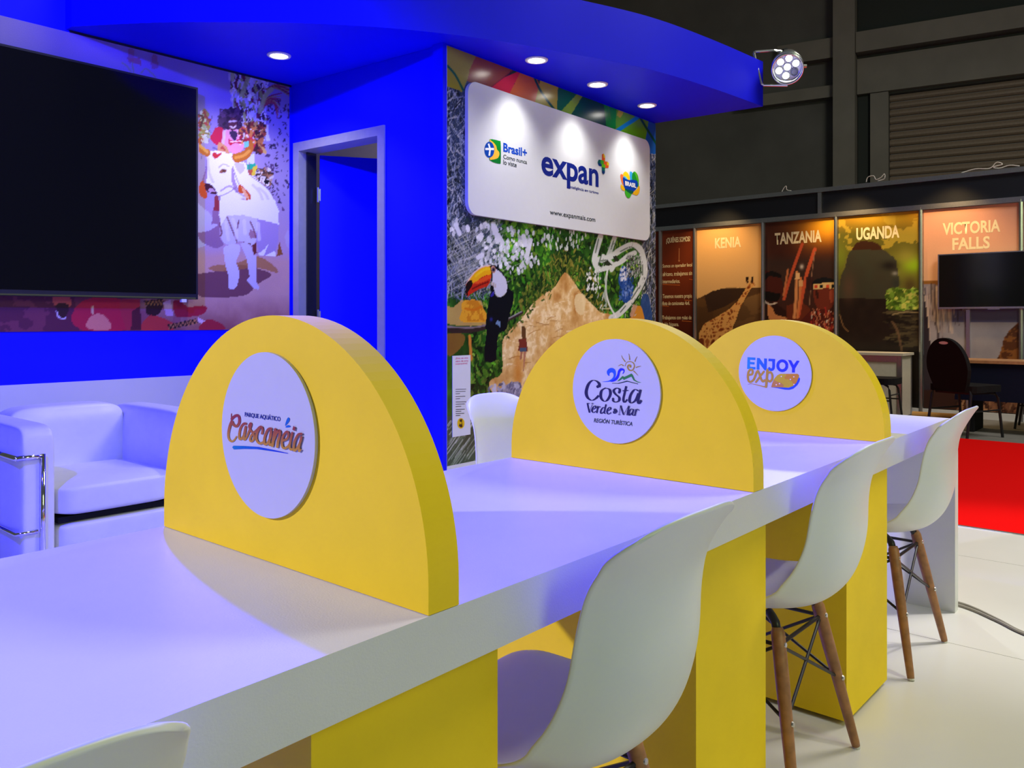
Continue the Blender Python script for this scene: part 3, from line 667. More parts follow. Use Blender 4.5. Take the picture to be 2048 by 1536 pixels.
# palm leaves, feathers and beads of the head-dress
k.fill(a6((400, 60), (540, 110), (720, 150), (780, 300), (740, 480), (560, 600), (480, 470), (540, 330), (470, 200), (395, 160)), (206, 184, 210), .9, smooth=3)
k.dabs(520, *[a6((410, 0))[0][0], a6((770, 0))[0][0]], *[a6((0, 90))[0][1], a6((0, 620))[0][1]], (.012, .036), [(240, 226, 240), (120, 40, 60), (60, 30, 60), (206, 190, 220), (170, 170, 90), (220, 200, 190)], (.8, 2.6), (2, 4), seed=23, test=lambda x, y: (x-380)*5.12 > 395+.12*(y-130)*5.12)
for i in range(9):
    t_ = i/8; k.line(a6((735, 430), (800+50*t_, 330+60*t_), (930-40*t_, 290+260*t_)), 4.5, [(150, 40, 70), (186, 150, 90), (170, 60, 80)][i % 3], .9, taper=(1, .4))
for i in range(8):
    t_ = i/7; k.line(a6((780, 250), (880, 200+40*t_), (1020, 215+110*t_)), 4, [(120, 40, 60), (170, 150, 90), (150, 50, 70)][i % 3], .9, taper=(1, .4))
for s_ in (((430, 90), (430, 150)), ((600, 100), (570, 190), (520, 310)), ((830, 250), (760, 330), (710, 480))): k.line(a6(*s_), 9, (190, 196, 120), .85)
for x in (700, 735, 770, 790): k.line(a6((x, 620), (x-5, 690), (x+15, 770)), 4.5, (232, 224, 240), .95)
k.dabs(130, *[a6((560, 0))[0][0], a6((750, 0))[0][0]], *[a6((0, 600))[0][1], a6((0, 900))[0][1]], (.012, .03), [(200, 120, 60), (90, 40, 30), (220, 170, 90), (60, 30, 30), (150, 60, 40)], seed=25)
# performer leaning over the bull
k.fill(a6((230, 690), (260, 645), (330, 640), (350, 700), (330, 800), (280, 830), (200, 760)), (206, 30, 70), smooth=4)
k.fill(a6((560, 640), (640, 700), (660, 830), (600, 900), (520, 800)), (196, 40, 70), smooth=4)
k.fill(a6((360, 660), (520, 640), (560, 800), (500, 900), (400, 890), (345, 800)), (232, 150, 190), smooth=4)
k.line(a6((350, 650), (340, 740), (330, 810)), 6, (224, 200, 226), .9); k.line(a6((490, 640), (500, 720)), 5, (240, 214, 230), .9)
k.dabs(60, *[a6((500, 0))[0][0], a6((650, 0))[0][0]], *[a6((0, 650))[0][1], a6((0, 800))[0][1]], (.012, .026), [(216, 130, 60), (240, 220, 220), (190, 40, 60), (90, 40, 50)], seed=27)
k.fill(a6((395, 690), (470, 680), (470, 760), (440, 770)), (62, 40, 70), smooth=3)
k.fill(a6((300, 560), (310, 480), (380, 455), (470, 470), (520, 560), (500, 630), (480, 660), (330, 650), (290, 600)), (62, 34, 62), smooth=4)
k.dabs(130, *[a6((295, 0))[0][0], a6((520, 0))[0][0]], *[a6((0, 455))[0][1], a6((0, 640))[0][1]], (.01, .02), [(96, 60, 96), (44, 22, 46), (74, 44, 74)], asp=(1, 2), seed=28)
k.fill(a6((390, 570), (430, 540), (470, 560), (475, 640), (430, 670), (390, 640)), (96, 44, 60), smooth=4)
k.line(a6((400, 580), (465, 575)), 3.6, (226, 206, 226), .9); k.line(a6((410, 630), (435, 645), (460, 625)), 3, (244, 220, 220), .95)
k.fill(a6((390, 755), (450, 790), (510, 745), (525, 815), (455, 800), (395, 830)), (206, 30, 60)); k.line(a6((400, 790), (520, 780)), 2, (250, 230, 240))
k.fill(a6((545, 790), (600, 780), (595, 840), (550, 850)), (120, 200, 180)); k.fill(a6((580, 1020), (660, 1010), (660, 1070), (580, 1080)), (40, 170, 130)); k.fill(a6((585, 1075), (640, 1070), (650, 1140), (600, 1150)), (196, 90, 50)); k.fill(a6((640, 1050), (690, 1020), (670, 1120), (620, 1170)), (226, 196, 60))
k.fill(a6((570, 930), (650, 910), (660, 1010), (580, 1020)), (214, 216, 236)); k.fill(a6((670, 1130), (720, 1060), (830, 1110), (835, 1180), (790, 1240), (700, 1200)), (186, 150, 130), smooth=3)
k.dabs(60, *[a6((670, 0))[0][0], a6((835, 0))[0][0]], *[a6((0, 1060))[0][1], a6((0, 1230))[0][1]], (.01, .022), [(240, 230, 236), (60, 40, 40), (150, 100, 70)], seed=29)
k.fill(a6((750, 1190), (800, 1180), (795, 1215), (760, 1215)), (30, 20, 26), smooth=3)
# left neighbour figure edge
k.dabs(70, *[a6((95, 0))[0][0], a6((180, 0))[0][0]], *[a6((0, 480))[0][1], a6((0, 780))[0][1]], (.012, .03), [(190, 200, 150), (220, 220, 220), (150, 130, 60), (170, 60, 50)], seed=30)
k.line(a6((85, 510), (130, 540), (100, 640)), 4, (96, 40, 40))
# the bull
W1, W2, W3 = (240, 236, 244), (196, 182, 222), (140, 104, 150)
k.fill(a7((60, 30), (150, 100), (240, 180), (240, 330), (200, 500), (50, 520), (45, 200)), (196, 188, 226), .9, smooth=3)
k.fill(a6((600, 1130), (700, 1190), (800, 1280), (860, 1390), (890, 1540), (560, 1540), (520, 1330)), W1, smooth=3)
k.fill(a6((300, 1330), (560, 1250), (880, 1450), (890, 1560), (290, 1560)), W1)
k.fill(a6((160, 930), (200, 885), (320, 880), (430, 910), (460, 1000), (560, 1000), (600, 1130), (700, 1200), (600, 1330), (520, 1400), (300, 1350), (260, 1320), (150, 1210), (130, 1180), (165, 1060)), W1, smooth=4)
k.fill(a6((165, 1040), (125, 1150), (110, 1210), (150, 1220), (170, 1130)), W3, .8, smooth=3)
k.fill(a6((430, 1040), (460, 1200), (500, 1290), (460, 1300), (420, 1180)), W3, .7, smooth=3); k.fill(a6((450, 1010), (540, 1010), (550, 1080), (500, 1110)), W2, .8, smooth=3)
k.line(a6((310, 1290), (400, 1240), (480, 1300), (560, 1350)), 3, W3, .6)
for P_ in (((90, 740), (110, 830), (200, 880), (180, 940), (110, 910), (85, 880)), ((425, 925), (520, 890), (590, 840), (610, 760), (640, 800), (635, 890), (570, 970), (460, 1000))):
    k.fill(a6(*P_), (196, 110, 30), smooth=4)
k.line(a6((100, 830), (170, 890)), 6, (244, 190, 90), .7); k.line(a6((460, 950), (540, 930), (600, 880)), 6, (240, 170, 70), .7)
k.fill(a6((275, 830), (300, 790), (370, 840), (395, 905), (330, 890), (280, 880)), (216, 150, 100), smooth=4); k.fill(a6((295, 850), (330, 830), (370, 890)), (190, 80, 60))
for P_ in (((120, 1180), (85, 1260), (100, 1340), (160, 1370), (165, 1300), (150, 1220)), ((500, 1225), (560, 1270), (620, 1340), (600, 1400), (565, 1400), (560, 1330), (490, 1300))): k.fill(a6(*P_), (206, 84, 30), smooth=4)
k.fill(a6((520, 1250), (570, 1300), (600, 1370), (560, 1350)), (236, 170, 130), smooth=3)
k.fill(a6((145, 1215), (210, 1225), (245, 1265), (270, 1320), (170, 1300)), (70, 26, 40), smooth=3); k.fill(a6((180, 1270), (230, 1270), (250, 1300), (190, 1300)), (190, 150, 180), smooth=3)
k.fill(a6((225, 905), (255, 895), (275, 920), (310, 895), (320, 915), (265, 960), (235, 950)), (206, 50, 50), smooth=2)
k.fill(a6((295, 1090), (330, 1065), (372, 1075), (350, 1100), (310, 1105)), (160, 100, 70), smooth=3); k.soft(*a6((340, 1085))[0], 3, 3, (70, 36, 30)); k.line(a6((290, 1050), (340, 1015), (390, 1040)), 2.4, W2)
k.soft(*a6((540, 1395))[0], 4, 5, (130, 66, 50), .9); k.fill(a6((250, 1340), (290, 1340), (290, 1500), (235, 1500)), (140, 50, 60), .9)
for s_ in (((160, 930), (165, 1060), (130, 1180), (150, 1215)), ((260, 1325), (300, 1345), (400, 1300), (470, 1250)), ((430, 1040), (470, 1160), (500, 1230)), ((700, 1195), (800, 1280), (860, 1390), (890, 1530)), ((300, 1340), (310, 1440), (330, 1530)), ((600, 1000), (610, 1120), (700, 1195))): k.line(a6(*s_), 1.5, (120, 84, 130), .7)
for s_ in (((640, 1230), (720, 1330), (760, 1500)), ((330, 1400), (420, 1440), (520, 1450)), ((180, 960), (190, 1100), (230, 1200)), ((700, 1260), (780, 1340), (820, 1500))): k.line(a6(*s_), 5, W2, .5)
# robe and legs
k.fill(a7((330, 0), (960, 0), (1000, 150), (1005, 280), (900, 250), (700, 200), (560, 200), (420, 180), (350, 330), (380, 480), (340, 400)), W1)
k.fill(a7((420, 180), (760, 215), (760, 420), (700, 520), (600, 470), (530, 480), (470, 520), (380, 490), (340, 380)), (206, 196, 222), smooth=2)
k.fill(a7((760, 215), (1005, 280), (1000, 460), (960, 590), (840, 640), (780, 610), (750, 480)), (168, 144, 200)); k.fill(a7((760, 620), (840, 560), (895, 490), (830, 640)), W1); k.fill(a7((840, 640), (960, 580), (975, 645)), W1)
for s_ in (((415, 190), (470, 330), (530, 480)), ((680, 250), (720, 340), (745, 430)), ((550, 230), (530, 330)), ((330, 260), (355, 370), (340, 410))): k.line(a7(*s_), 2.6, (110, 50, 60), .9)
for s_ in (((480, 220), (520, 330), (520, 430)), ((610, 240), (620, 380)), ((770, 270), (780, 450)), ((400, 250), (430, 450))): k.line(a7(*s_), 7, (232, 224, 242), .6)
k.fill(a7((680, 330), (745, 380), (740, 430), (690, 440), (660, 400)), (150, 90, 110), .7); k.fill(a7((700, 520), (750, 480), (755, 600), (720, 630)), (110, 44, 44)); k.fill(a7((590, 475), (690, 500), (680, 530), (610, 500)), (110, 44, 44))
k.fill(a7((250, 130), (320, 130), (330, 420), (380, 500), (300, 550), (230, 530), (120, 470), (90, 370), (230, 300)), (150, 110, 146), smooth=3); k.fill(a7((85, 345), (140, 295), (310, 275), (230, 340), (110, 370)), W2, smooth=3); k.fill(a7((270, 0), (325, 0), (325, 130), (265, 120)), (150, 50, 56), .9)
k.fill(a7((30, 860), (240, 820), (420, 800), (560, 740), (760, 780), (920, 850), (760, 960), (600, 1090), (120, 1100), (60, 960)), (96, 46, 62), .75, smooth=4); k.fill(a7((210, 790), (270, 745), (520, 720), (760, 640), (960, 760), (980, 830), (740, 770), (400, 820)), (170, 110, 60), .75, smooth=3)
k.fill(a7((385, 530), (555, 500), (555, 620), (515, 700), (550, 800), (545, 930), (500, 1015), (440, 1010), (430, 940), (425, 830), (400, 760), (385, 640)), (214, 204, 240), smooth=2)
k.fill(a7((570, 500), (650, 490), (690, 540), (720, 630), (750, 640), (745, 850), (755, 940), (785, 1000), (770, 1020), (710, 1000), (640, 910), (670, 880), (660, 800), (630, 640)), (206, 194, 228), smooth=2)
k.fill(a7((980, 640), (1010, 470), (1050, 620)), (150, 90, 40)); k.fill(a7((1070, 420), (1110, 330), (1130, 420), (1120, 560), (1090, 520)), (190, 170, 200), .9)
# red figures in the strip under the screen
zs = 1.235
st_ = (k.V < 1.27) & (k.U < 2.45)
k.blend(st_*np.clip((2.30-k.U)/.25, 0, 1), (96, 34, 66)); k.blend(st_*(n2 > .52), (150, 70, 90), .5)
k.fill(a2((480, 800), (560, 690), (700, 660), (820, 680), (820, 760), (860, 890), (560, 890)), (196, 30, 66), smooth=2); k.fill(a2((590, 830), (640, 780), (700, 785), (750, 840), (740, 885), (600, 880)), (236, 140, 120), smooth=3); k.line(a2((630, 730), (630, 770)), 5, (240, 200, 150))
k.fill(a2((360, 660), (470, 660), (480, 720), (420, 760), (370, 720)), (206, 90, 84), smooth=2); k.line(a2((385, 760), (400, 800), (440, 805)), 4, (226, 210, 220)); k.fill(a2((380, 710), (470, 715), (440, 800), (400, 790)), (60, 26, 40), smooth=3)
k.fill(a2((810, 680), (950, 680), (960, 885), (860, 885), (820, 780)), (186, 44, 66)); k.fill(a2((900, 760), (955, 720), (960, 885), (890, 885)), (70, 24, 44), .8)
k.fill(a2((1000, 720), (1100, 700), (1100, 750), (1060, 790), (1000, 780)), (54, 24, 34), smooth=3); k.fill(a2((980, 690), (1110, 670), (1115, 705), (985, 720)), (44, 26, 30))
for i in range(6): x = 985+i*22; k.line(a2((x, 718), (x+11, 684), (x+22, 714)), 1.6, (190, 130, 70), smooth=0)
k.fill(a2((960, 890), (1000, 800), (1060, 790), (1180, 840), (1180, 890)), (206, 60, 60), smooth=2)
k.fill(a2((1110, 700), (1160, 680), (1180, 790), (1130, 790)), (226, 180, 210), .9); k.fill(a2((1180, 690), (1230, 690), (1280, 730), (1380, 720), (1410, 740), (1380, 780), (1340, 790), (1200, 800)), (170, 30, 54), smooth=2)
k.fill(a2((1140, 850), (1330, 810), (1350, 840), (1150, 885)), (40, 24, 28))
for i in range(7): x = 1150+i*27; k.line(a2((x, 880-i*5), (x+13, 845-i*5), (x+27, 874-i*5)), 1.8, (200, 130, 80), smooth=0)
k.fill(a2((1350, 800), (1400, 830), (1390, 860), (1350, 830)), (226, 190, 214)); k.fill(a2((1390, 830), (1440, 815), (1530, 860), (1510, 890), (1350, 890)), (170, 40, 54), smooth=2)
k.mesh('printed_picture', M['print'], mu, .0065)
obj_tv = thing('television', 'large black wall-mounted television on the lavender mural', 'television', (1.4, 4.7, 1.25))
b = NB(); box(b, .28, 2.515, 4.665, 4.712, 1.253, 2.52); obj('bezel', b, M['bezel'], obj_tv, bev=.006)
b = NB(); box(b, .292, 2.503, 4.6635, 4.667, 1.285, 2.508); obj('screen', b, M['screen'], obj_tv)
b = NB(); box(b, .30, 2.50, 4.662, 4.6655, 1.256, 1.264); obj('chrome_strip', b, M['chrome'], obj_tv)
b = NB(); box(b, 2.41, 2.44, 4.658, 4.68, 1.235, 1.2535); obj('cable_clip', b, M['lamp_ring'], obj_tv)
b = NB(); box(b, 1.0, 1.8, 4.711, 4.7435, 1.6, 2.2); obj('wall_bracket', b, M['black_metal'], obj_tv)

# ================================================================== toucan mural on the stand wall
tm = thing('mural_panel', 'jungle mural with a toucan on a branch and a sandy path', 'mural', (4.5, 3.4, 0))
b = NB(); wbox(b, EXW, .0, LX, .005, 2.688, .0005, .004); obj('board', b, M['white_trim'], tm)
k = Canvas(EXW, .0, LX, .3, 2.688, .0062, (40, 60, 40))
e4 = cr(860, 80, 3.84); e5 = cr(885, 430, 7.314); e6 = cr(1100, 430, 7.314); e7 = cr(885, 620, 4.8)
n = fbm(k.U, k.V, 3, 31); n2 = fbm(k.U, k.V, 14, 33); n3 = fbm(k.U, k.V, 40, 36, 2)
# foliage base
k.blend(np.ones_like(n), (34, 74, 22)); k.blend(np.clip(n2*2-.8, 0, 1), (64, 124, 30), .8); k.blend(np.clip(.9-n2*2, 0, 1), (12, 26, 12), .8)
k.dabs(3600, 940, 1300, 440, 940, (.012, .035), [(70, 140, 30), (40, 100, 24), (100, 160, 40), (24, 60, 20), (16, 36, 16), (120, 150, 50)], (0, 3.1), (1.6, 3.5), seed=40)
sh_n = fbm(k.U, k.V, 5, 61, 3); k.c *= (.42+1.15*sh_n)[..., None]
k.dabs(1500, 940, 1300, 440, 860, (.009, .024), [(96, 170, 40), (60, 140, 26), (130, 180, 60)], (0, 3.1), (2, 4), seed=62, test=lambda x, y: math.sin(x*.11)+math.sin(y*.13+x*.05) > .35)
k.soft(1130, 520, 18, 60, (20, 34, 12), .7); k.soft(1180, 580, 12, 50, (20, 34, 14), .6, -.4); k.soft(1075, 590, 16, 40, (30, 50, 14), .5, .4)
k.dabs(700, 1040, 1220, 500, 640, (.012, .03), [(110, 120, 40), (70, 90, 24), (140, 130, 50), (40, 60, 20)], (0, 3.1), (2, 4), seed=41, test=lambda x, y: abs(x-1130) < 20+.8*(y-500))
# slate-blue scratchy left and right margins
mg = np.clip((965-k.X)/40, 0, 1)*np.clip((600-k.Y)/30, 0, 1)+np.clip((k.X-1278)/10, 0, 1); mg = np.clip(mg+(np.clip((1010-k.X)/60, 0, 1)*(k.Y < 585)*(n > .42)), 0, 1)
sl = np.array((44, 56, 92.))[None, None]*np.clip((500-k.Y)/120, 0, 1)[..., None]+np.array((54, 62, 56.))[None, None]*(1-np.clip((500-k.Y)/120, 0, 1))[..., None]
k.blend(mg, sl); k.blend(mg*(n2 < .42), (14, 20, 32), .8)
k.dabs(2300, 886, 1010, 180, 600, (.015, .05), [(150, 158, 190), (90, 100, 130), (30, 36, 56), (190, 190, 200), (60, 70, 90)], (.2, 2.8), (7, 14), seed=42, test=lambda x, y: x < 935 or (y > 440 and x < 1000), al=.75)
k.dabs(600, 1284, 1312, 300, 640, (.02, .06), [(150, 158, 190), (90, 100, 130), (30, 36, 56), (190, 190, 180)], (.4, 2.4), (7, 14), seed=43, al=.75)
for i in range(95):
    rs = np.random.RandomState(i); x = rs.uniform(886, 960); y = rs.uniform(470, 600); L = rs.uniform(30, 85)
    k.line([(x, y), (x+L, y-L*rs.uniform(.35, .65))], rs.uniform(.9, 1.8), [(200, 200, 190), (150, 156, 150), (100, 110, 110)][i % 3], .6, smooth=0)
for i in range(40):
    rs = np.random.RandomState(900+i); x = rs.uniform(888, 930); y = rs.uniform(440, 540); L = rs.uniform(15, 45); k.line([(x, y), (x+L*.6, y+L)], 1.1, (190, 190, 186), .6, smooth=0)
# white blossom daubs
k.dabs(170, 900, 1090, 440, 540, (.009, .024), [(216, 218, 226), (230, 230, 236), (196, 200, 210)], (.8, 2.4), (1, 1.7), seed=44, test=lambda x, y: abs(y-440-(x-900)*.42) < 26 or abs(y-462-(x-960)*.2) < 18)
k.dabs(120, 960, 1060, 480, 545, (.008, .018), [(230, 230, 236), (210, 214, 220)], (0, 3), (1, 1.4), seed=45)
for p_ in (((910, 450), (918, 468)), ((985, 455), (996, 480)), ((995, 470), (1004, 486)), ((1060, 480), (1052, 515)), ((1046, 472), (1050, 490)), ((985, 448), (992, 462)), ((955, 515), (962, 510))): k.line(p_, 9, (222, 222, 234), .95)
k.dabs(45, 1080, 1180, 450, 500, (.01, .024), [(226, 232, 226), (206, 216, 206)], (1.2, 2), (1.4, 2.6), seed=46)
k.dabs(40, 1170, 1200, 535, 580, (.006, .014), [(230, 230, 230)], (0, 3), (1, 1.4), seed=47)
# sandy path
sand = [(1128, 545), (1110, 572), (1085, 590), (1060, 612), (1040, 640), (1012, 668), (1003, 690), (1003, 745), (980, 760), (978, 775), (990, 800), (1005, 860), (1240, 860), (1230, 650), (1200, 625), (1165, 590), (1145, 562)]
sm = k.fill(sand, (222, 178, 112), smooth=3)
rg = 1-np.abs(fbm(k.U, k.V, 7, 50)*2-1); k.blend(sm*np.clip(rg*4-3, 0, 1), (250, 226, 176), .9); k.blend(sm*np.clip(2.2-rg*3.2, 0, 1), (170, 110, 46), .7); k.blend(sm*(n3 > .55), (200, 150, 80), .35)
for i in range(70):
    rs = np.random.RandomState(700+i); x = rs.uniform(1010, 1220); y = rs.uniform(580, 760); L = rs.uniform(8, 30); a_ = rs.uniform(-.5, .9)
    if abs(x-1128) < (y-545)*1.05: k.line([(x, y), (x+L*.5, y-L*.35*a_), (x+L, y-L*a_*.5)], rs.uniform(.9, 2.4), [(252, 232, 190), (150, 96, 40), (244, 214, 160), (180, 124, 60)][i % 4], .7)
k.fill([(1150, 590), (1170, 592), (1165, 630), (1150, 620)], (238, 214, 160), .8, smooth=3); k.blend(sm*np.exp(-((k.X-1035)/9)**2-((k.Y-740)/45)**2), (196, 120, 40), .8)
k.dabs(260, 1000, 1100, 560, 720, (.01, .028), [(70, 90, 30), (110, 120, 50), (40, 60, 20)], (0, 3), (2, 4), seed=51, test=lambda x, y: abs((x-1128)*-.95-(y-545)+8) < 16)
k.fill([(975, 800), (1000, 778), (1024, 764), (1040, 770), (1040, 830), (980, 830)], (150, 146, 170), .9, smooth=3); k.dabs(120, 975, 1040, 768, 830, (.01, .03), [(190, 186, 206), (100, 96, 120), (130, 126, 150)], seed=52)
# woman walking away (printed)
k.fill(e7((725, 280), (800, 265), (805, 330), (815, 390), (800, 400), (770, 370), (745, 370), (725, 400), (718, 390), (730, 330)), (120, 50, 36)); k.fill(e7((755, 160), (775, 155), (795, 180), (792, 270), (760, 270), (752, 220)), (96, 62, 34), smooth=3)
k.fill(e7((735, 365), (800, 365), (800, 400), (738, 400)), (70, 84, 104)); k.fill(e7((740, 400), (765, 400), (755, 480), (738, 480)), (170, 110, 80)); k.fill(e7((770, 400), (800, 400), (785, 500), (775, 590), (768, 590)), (180, 120, 90))
# ochre canvas behind the beak
k.fill([(922, 600), (930, 603), (960, 600), (966, 622), (972, 650), (905, 650), (888, 640), (888, 612), (905, 615)], (206, 160, 90), .85, smooth=2)
k.fill(e5((290, 1260), (500, 1245), (560, 1330), (620, 1420), (640, 1560), (260, 1560), (275, 1400)), (226, 160, 40), smooth=3); k.blend(k.inside(e5((290, 1260), (500, 1245), (620, 1420), (640, 1560), (260, 1560)))*(n2 > .5), (190, 112, 24), .7); k.line(e5((330, 1370), (450, 1390), (560, 1340)), 5, (206, 110, 20), .8)
k.fill([(888, 670), (925, 668), (925, 690), (900, 712), (888, 700)], (150, 96, 40), .8, smooth=3); k.line([(938, 672), (940, 700), (941, 718)], 5.5, (206, 130, 50)); k.soft(941, 716, 4, 7, (206, 130, 50))
# lower left reeds
k.blend((k.Y > 832)*np.clip((960-k.X)/10, 0, 1), (60, 80, 60), .9)
for i in range(90):
    rs = np.random.RandomState(300+i); x = rs.uniform(884, 940); y = rs.uniform(845, 940); L = rs.uniform(15, 45); k.line([(x, y), (x+L*.7, y-L)], rs.uniform(1, 2.2), [(180, 190, 170), (110, 130, 100), (60, 80, 60), (210, 214, 200)][i % 4], .7, smooth=0)
# the white ribbon letter on the right
W = (214, 220, 214)
k.line([(1200, 473), (1192, 500), (1188, 522), (1196, 540)], 11, W); k.line([(1228, 476), (1220, 500), (1214, 515)], 9, W, .9)
k.line([(1190, 520), (1215, 516), (1240, 500), (1262, 490), (1278, 497), (1286, 520), (1288, 545), (1280, 570), (1262, 600), (1240, 625), (1222, 636)], 12, W)
k.line([(1196, 540), (1215, 535), (1240, 524), (1255, 512), (1268, 506)], 10, W); k.line([(1205, 512), (1225, 530), (1222, 540)], 8, W)
k.line([(1214, 540), (1211, 565), (1212, 590), (1220, 615), (1232, 634)], 3.5, (226, 230, 226), .95); k.fill([(1212, 543), (1207, 560), (1211, 572), (1204, 590), (1211, 606), (1206, 612), (1213, 616)], (190, 200, 190), .8)
k.fill([(1225, 513), (1232, 511), (1238, 522), (1228, 524)], (40, 50, 34)); k.fill([(1208, 524), (1214, 520), (1224, 530), (1212, 532)], (40, 50, 34))
k.fill([(1244, 535), (1252, 535), (1258, 555), (1266, 580), (1254, 605), (1243, 600), (1243, 580), (1236, 565), (1237, 550)], (34, 74, 150), smooth=3); k.dabs(90, 1238, 1266, 535, 600, (.01, .026), [(24, 56, 120), (60, 100, 180), (110, 140, 200)], seed=54)
k.dabs(30, 1240, 1256, 534, 560, (.008, .016), [(220, 226, 240)], asp=(1, 1.5), seed=55)
k.dabs(260, 1252, 1280, 512, 555, (.008, .02), [(180, 184, 180), (50, 50, 46), (110, 116, 110)], (.3, 1.2), (2, 5), seed=56)
k.dabs(60, 1262, 1296, 520, 640, (.008, .02), [(80, 84, 84), (230, 232, 230)], (.6, 1.6), (2, 4), seed=57)
k.fill([(1284, 590), (1294, 588), (1300, 610), (1304, 640), (1285, 640), (1280, 612)], (36, 70, 130), .9, smooth=2); k.fill([(1262, 632), (1268, 614), (1280, 612), (1286, 628), (1286, 645), (1255, 645)], (206, 140, 40), smooth=2); k.fill([(1258, 630), (1266, 608), (1274, 612), (1264, 636)], (196, 150, 120), .9)
for P_ in ([(1196, 478), (1190, 505)], [(1203, 505), (1196, 530)], [(1226, 482), (1221, 498)], [(1240, 503), (1262, 494), (1278, 508)], [(1284, 530), (1284, 550)], [(1276, 576), (1262, 598)], [(1250, 612), (1240, 624)], [(1200, 522), (1214, 520)]): k.line(P_, 2.4, (70, 84, 66), .75)
k.dabs(120, 1186, 1296, 475, 640, (.008, .022), [(236, 240, 236), (190, 198, 190), (120, 130, 118)], (.3, 1.6), (3, 6), seed=63, test=lambda x, y: abs(math.hypot(x-1240, (y-565)*.62)-46) < 7)
# branch and toucan
k.line([(884, 656), (910, 660), (945, 659), (970, 654), (995, 648)], 13, (52, 36, 34), taper=(1.1, .7)); k.line([(886, 653), (945, 655), (990, 645)], 3.4, (150, 136, 140), .8); k.line([(1012, 641), (1028, 634), (1043, 625)], 5.5, (56, 42, 40)); k.line([(1014, 638), (1042, 623)], 2.2, (170, 160, 166), .9)
k.fill(e5((690, 745), (770, 740), (860, 830), (930, 950), (960, 1070), (1025, 1130), (1030, 1250), (990, 1400), (950, 1540), (900, 1700), (640, 1700), (640, 1450), (680, 1200), (700, 1130), (690, 1000), (720, 900)), (8, 10, 22), smooth=3)
k.fill(e7((430, 0), (640, 0), (610, 100), (540, 180), (520, 300), (510, 480), (460, 505), (395, 490), (400, 350), (420, 200)), (8, 10, 20))
k.fill(e5((690, 1200), (705, 1150), (745, 1120), (740, 1180)), (50, 40, 150), smooth=2)
k.fill(e5((725, 830), (780, 800), (850, 850), (920, 950), (938, 1060), (915, 1150), (840, 1200), (780, 1180), (750, 1100), (735, 1040), (690, 1010), (720, 960)), (206, 206, 222), smooth=3)
k.fill(e5((740, 1100), (780, 1180), (860, 1195), (925, 1130), (900, 1170), (840, 1202), (770, 1180)), (160, 160, 120), .8, smooth=2)
k.fill(e5((330, 1050), (360, 960), (450, 850), (560, 770), (680, 740), (700, 760), (710, 860), (690, 960), (650, 1040), (520, 1090), (400, 1160), (355, 1195), (335, 1150)), (190, 40, 24), smooth=3)
k.fill(e5((370, 950), (450, 850), (560, 770), (690, 742), (705, 860), (600, 890), (500, 960), (440, 1000)), (236, 170, 20), smooth=3); k.fill(e5((430, 1010), (520, 950), (620, 895), (710, 870), (700, 920), (560, 990)), (226, 84, 30), .9, smooth=2)
k.line(e5((350, 990), (440, 860), (560, 765), (690, 738)), 2.6, (236, 200, 190), .9); k.line(e5((480, 890), (600, 800), (680, 790)), 5, (246, 206, 30), .8)
k.fill(e5((330, 1050), (370, 970), (420, 960), (430, 1020), (400, 1080), (370, 1120), (355, 1190), (335, 1150)), (30, 12, 16), smooth=3); k.line(e5((430, 1080), (550, 1020), (660, 980)), 3, (96, 16, 16), .8); k.line(e5((695, 750), (715, 850), (715, 960)), 2.6, (16, 14, 20))
k.fill(e5((705, 760), (740, 750), (770, 790), (760, 840), (720, 840)), (206, 150, 130), smooth=3); k.soft(*e5((738, 800))[0], 3.2, 4.4, (20, 20, 50), 1., p=4)
for i in range(4): k.line(e5((690, 970+i*14), (770, 1010+i*16)), 1.2, (170, 150, 130), .8)
k.fill(e7((500, 130), (520, 100), (550, 110), (552, 170), (538, 150)), (120, 150, 190), .9); k.soft(*e7((462, 90))[0], 3, 4, (50, 50, 160), .8)
# painted top band
B4 = (((130, 0), (370, 100), (350, 180), (280, 310), (245, 400), (100, 350)), (150, 140, 40)), (((360, 100), (660, 195), (590, 270), (455, 375), (280, 320), (300, 230)), (150, 76, 40)), (((455, 375), (560, 290), (710, 225), (640, 345), (600, 425)), (216, 50, 54)), (((600, 425), (705, 220), (800, 260), (860, 400), (800, 490)), (214, 110, 36)), (((850, 280), (985, 330), (985, 530), (960, 545), (800, 490)), (186, 176, 30)), (((980, 330), (1190, 410), (1080, 585), (970, 540)), (20, 104, 52)), (((1130, 410), (1185, 420), (1090, 585), (1000, 550)), (130, 170, 24)), (((1180, 410), (1450, 510), (1450, 700), (1400, 700), (1070, 590)), (10, 84, 50)), (((1330, 490), (1450, 530), (1440, 640), (1400, 700), (1350, 660)), (16, 160, 40)), (((1430, 510), (1690, 610), (1650, 790), (1500, 720), (1420, 700)), (104, 180, 20)), (((1450, 520), (1430, 580), (1460, 600), (1490, 540)), (190, 190, 30)), (((1680, 590), (1745, 610), (1745, 880), (1655, 870), (1650, 780)), (26, 96, 184))
for P_, cc in B4: k.fill(e4(*P_), cc)
k.line(e4((1415, 710), (1490, 660), (1595, 592)), 8, (20, 146, 220), smooth=0)
for s_ in (((125, 195), (190, 270), (250, 385)), ((790, 270), (850, 400), (970, 560)), ((1600, 580), (1660, 680), (1735, 800))): k.line(e4(*s_), 4.4, (8, 84, 56))
k.line(e4((1360, 490), (1385, 610)), 1.2, (90, 150, 40)); k.line(e4((660, 215), (560, 290), (455, 370)), 1.4, (120, 30, 40))
k.mesh('printed_picture', M['gloss_print'], tm, .0045)

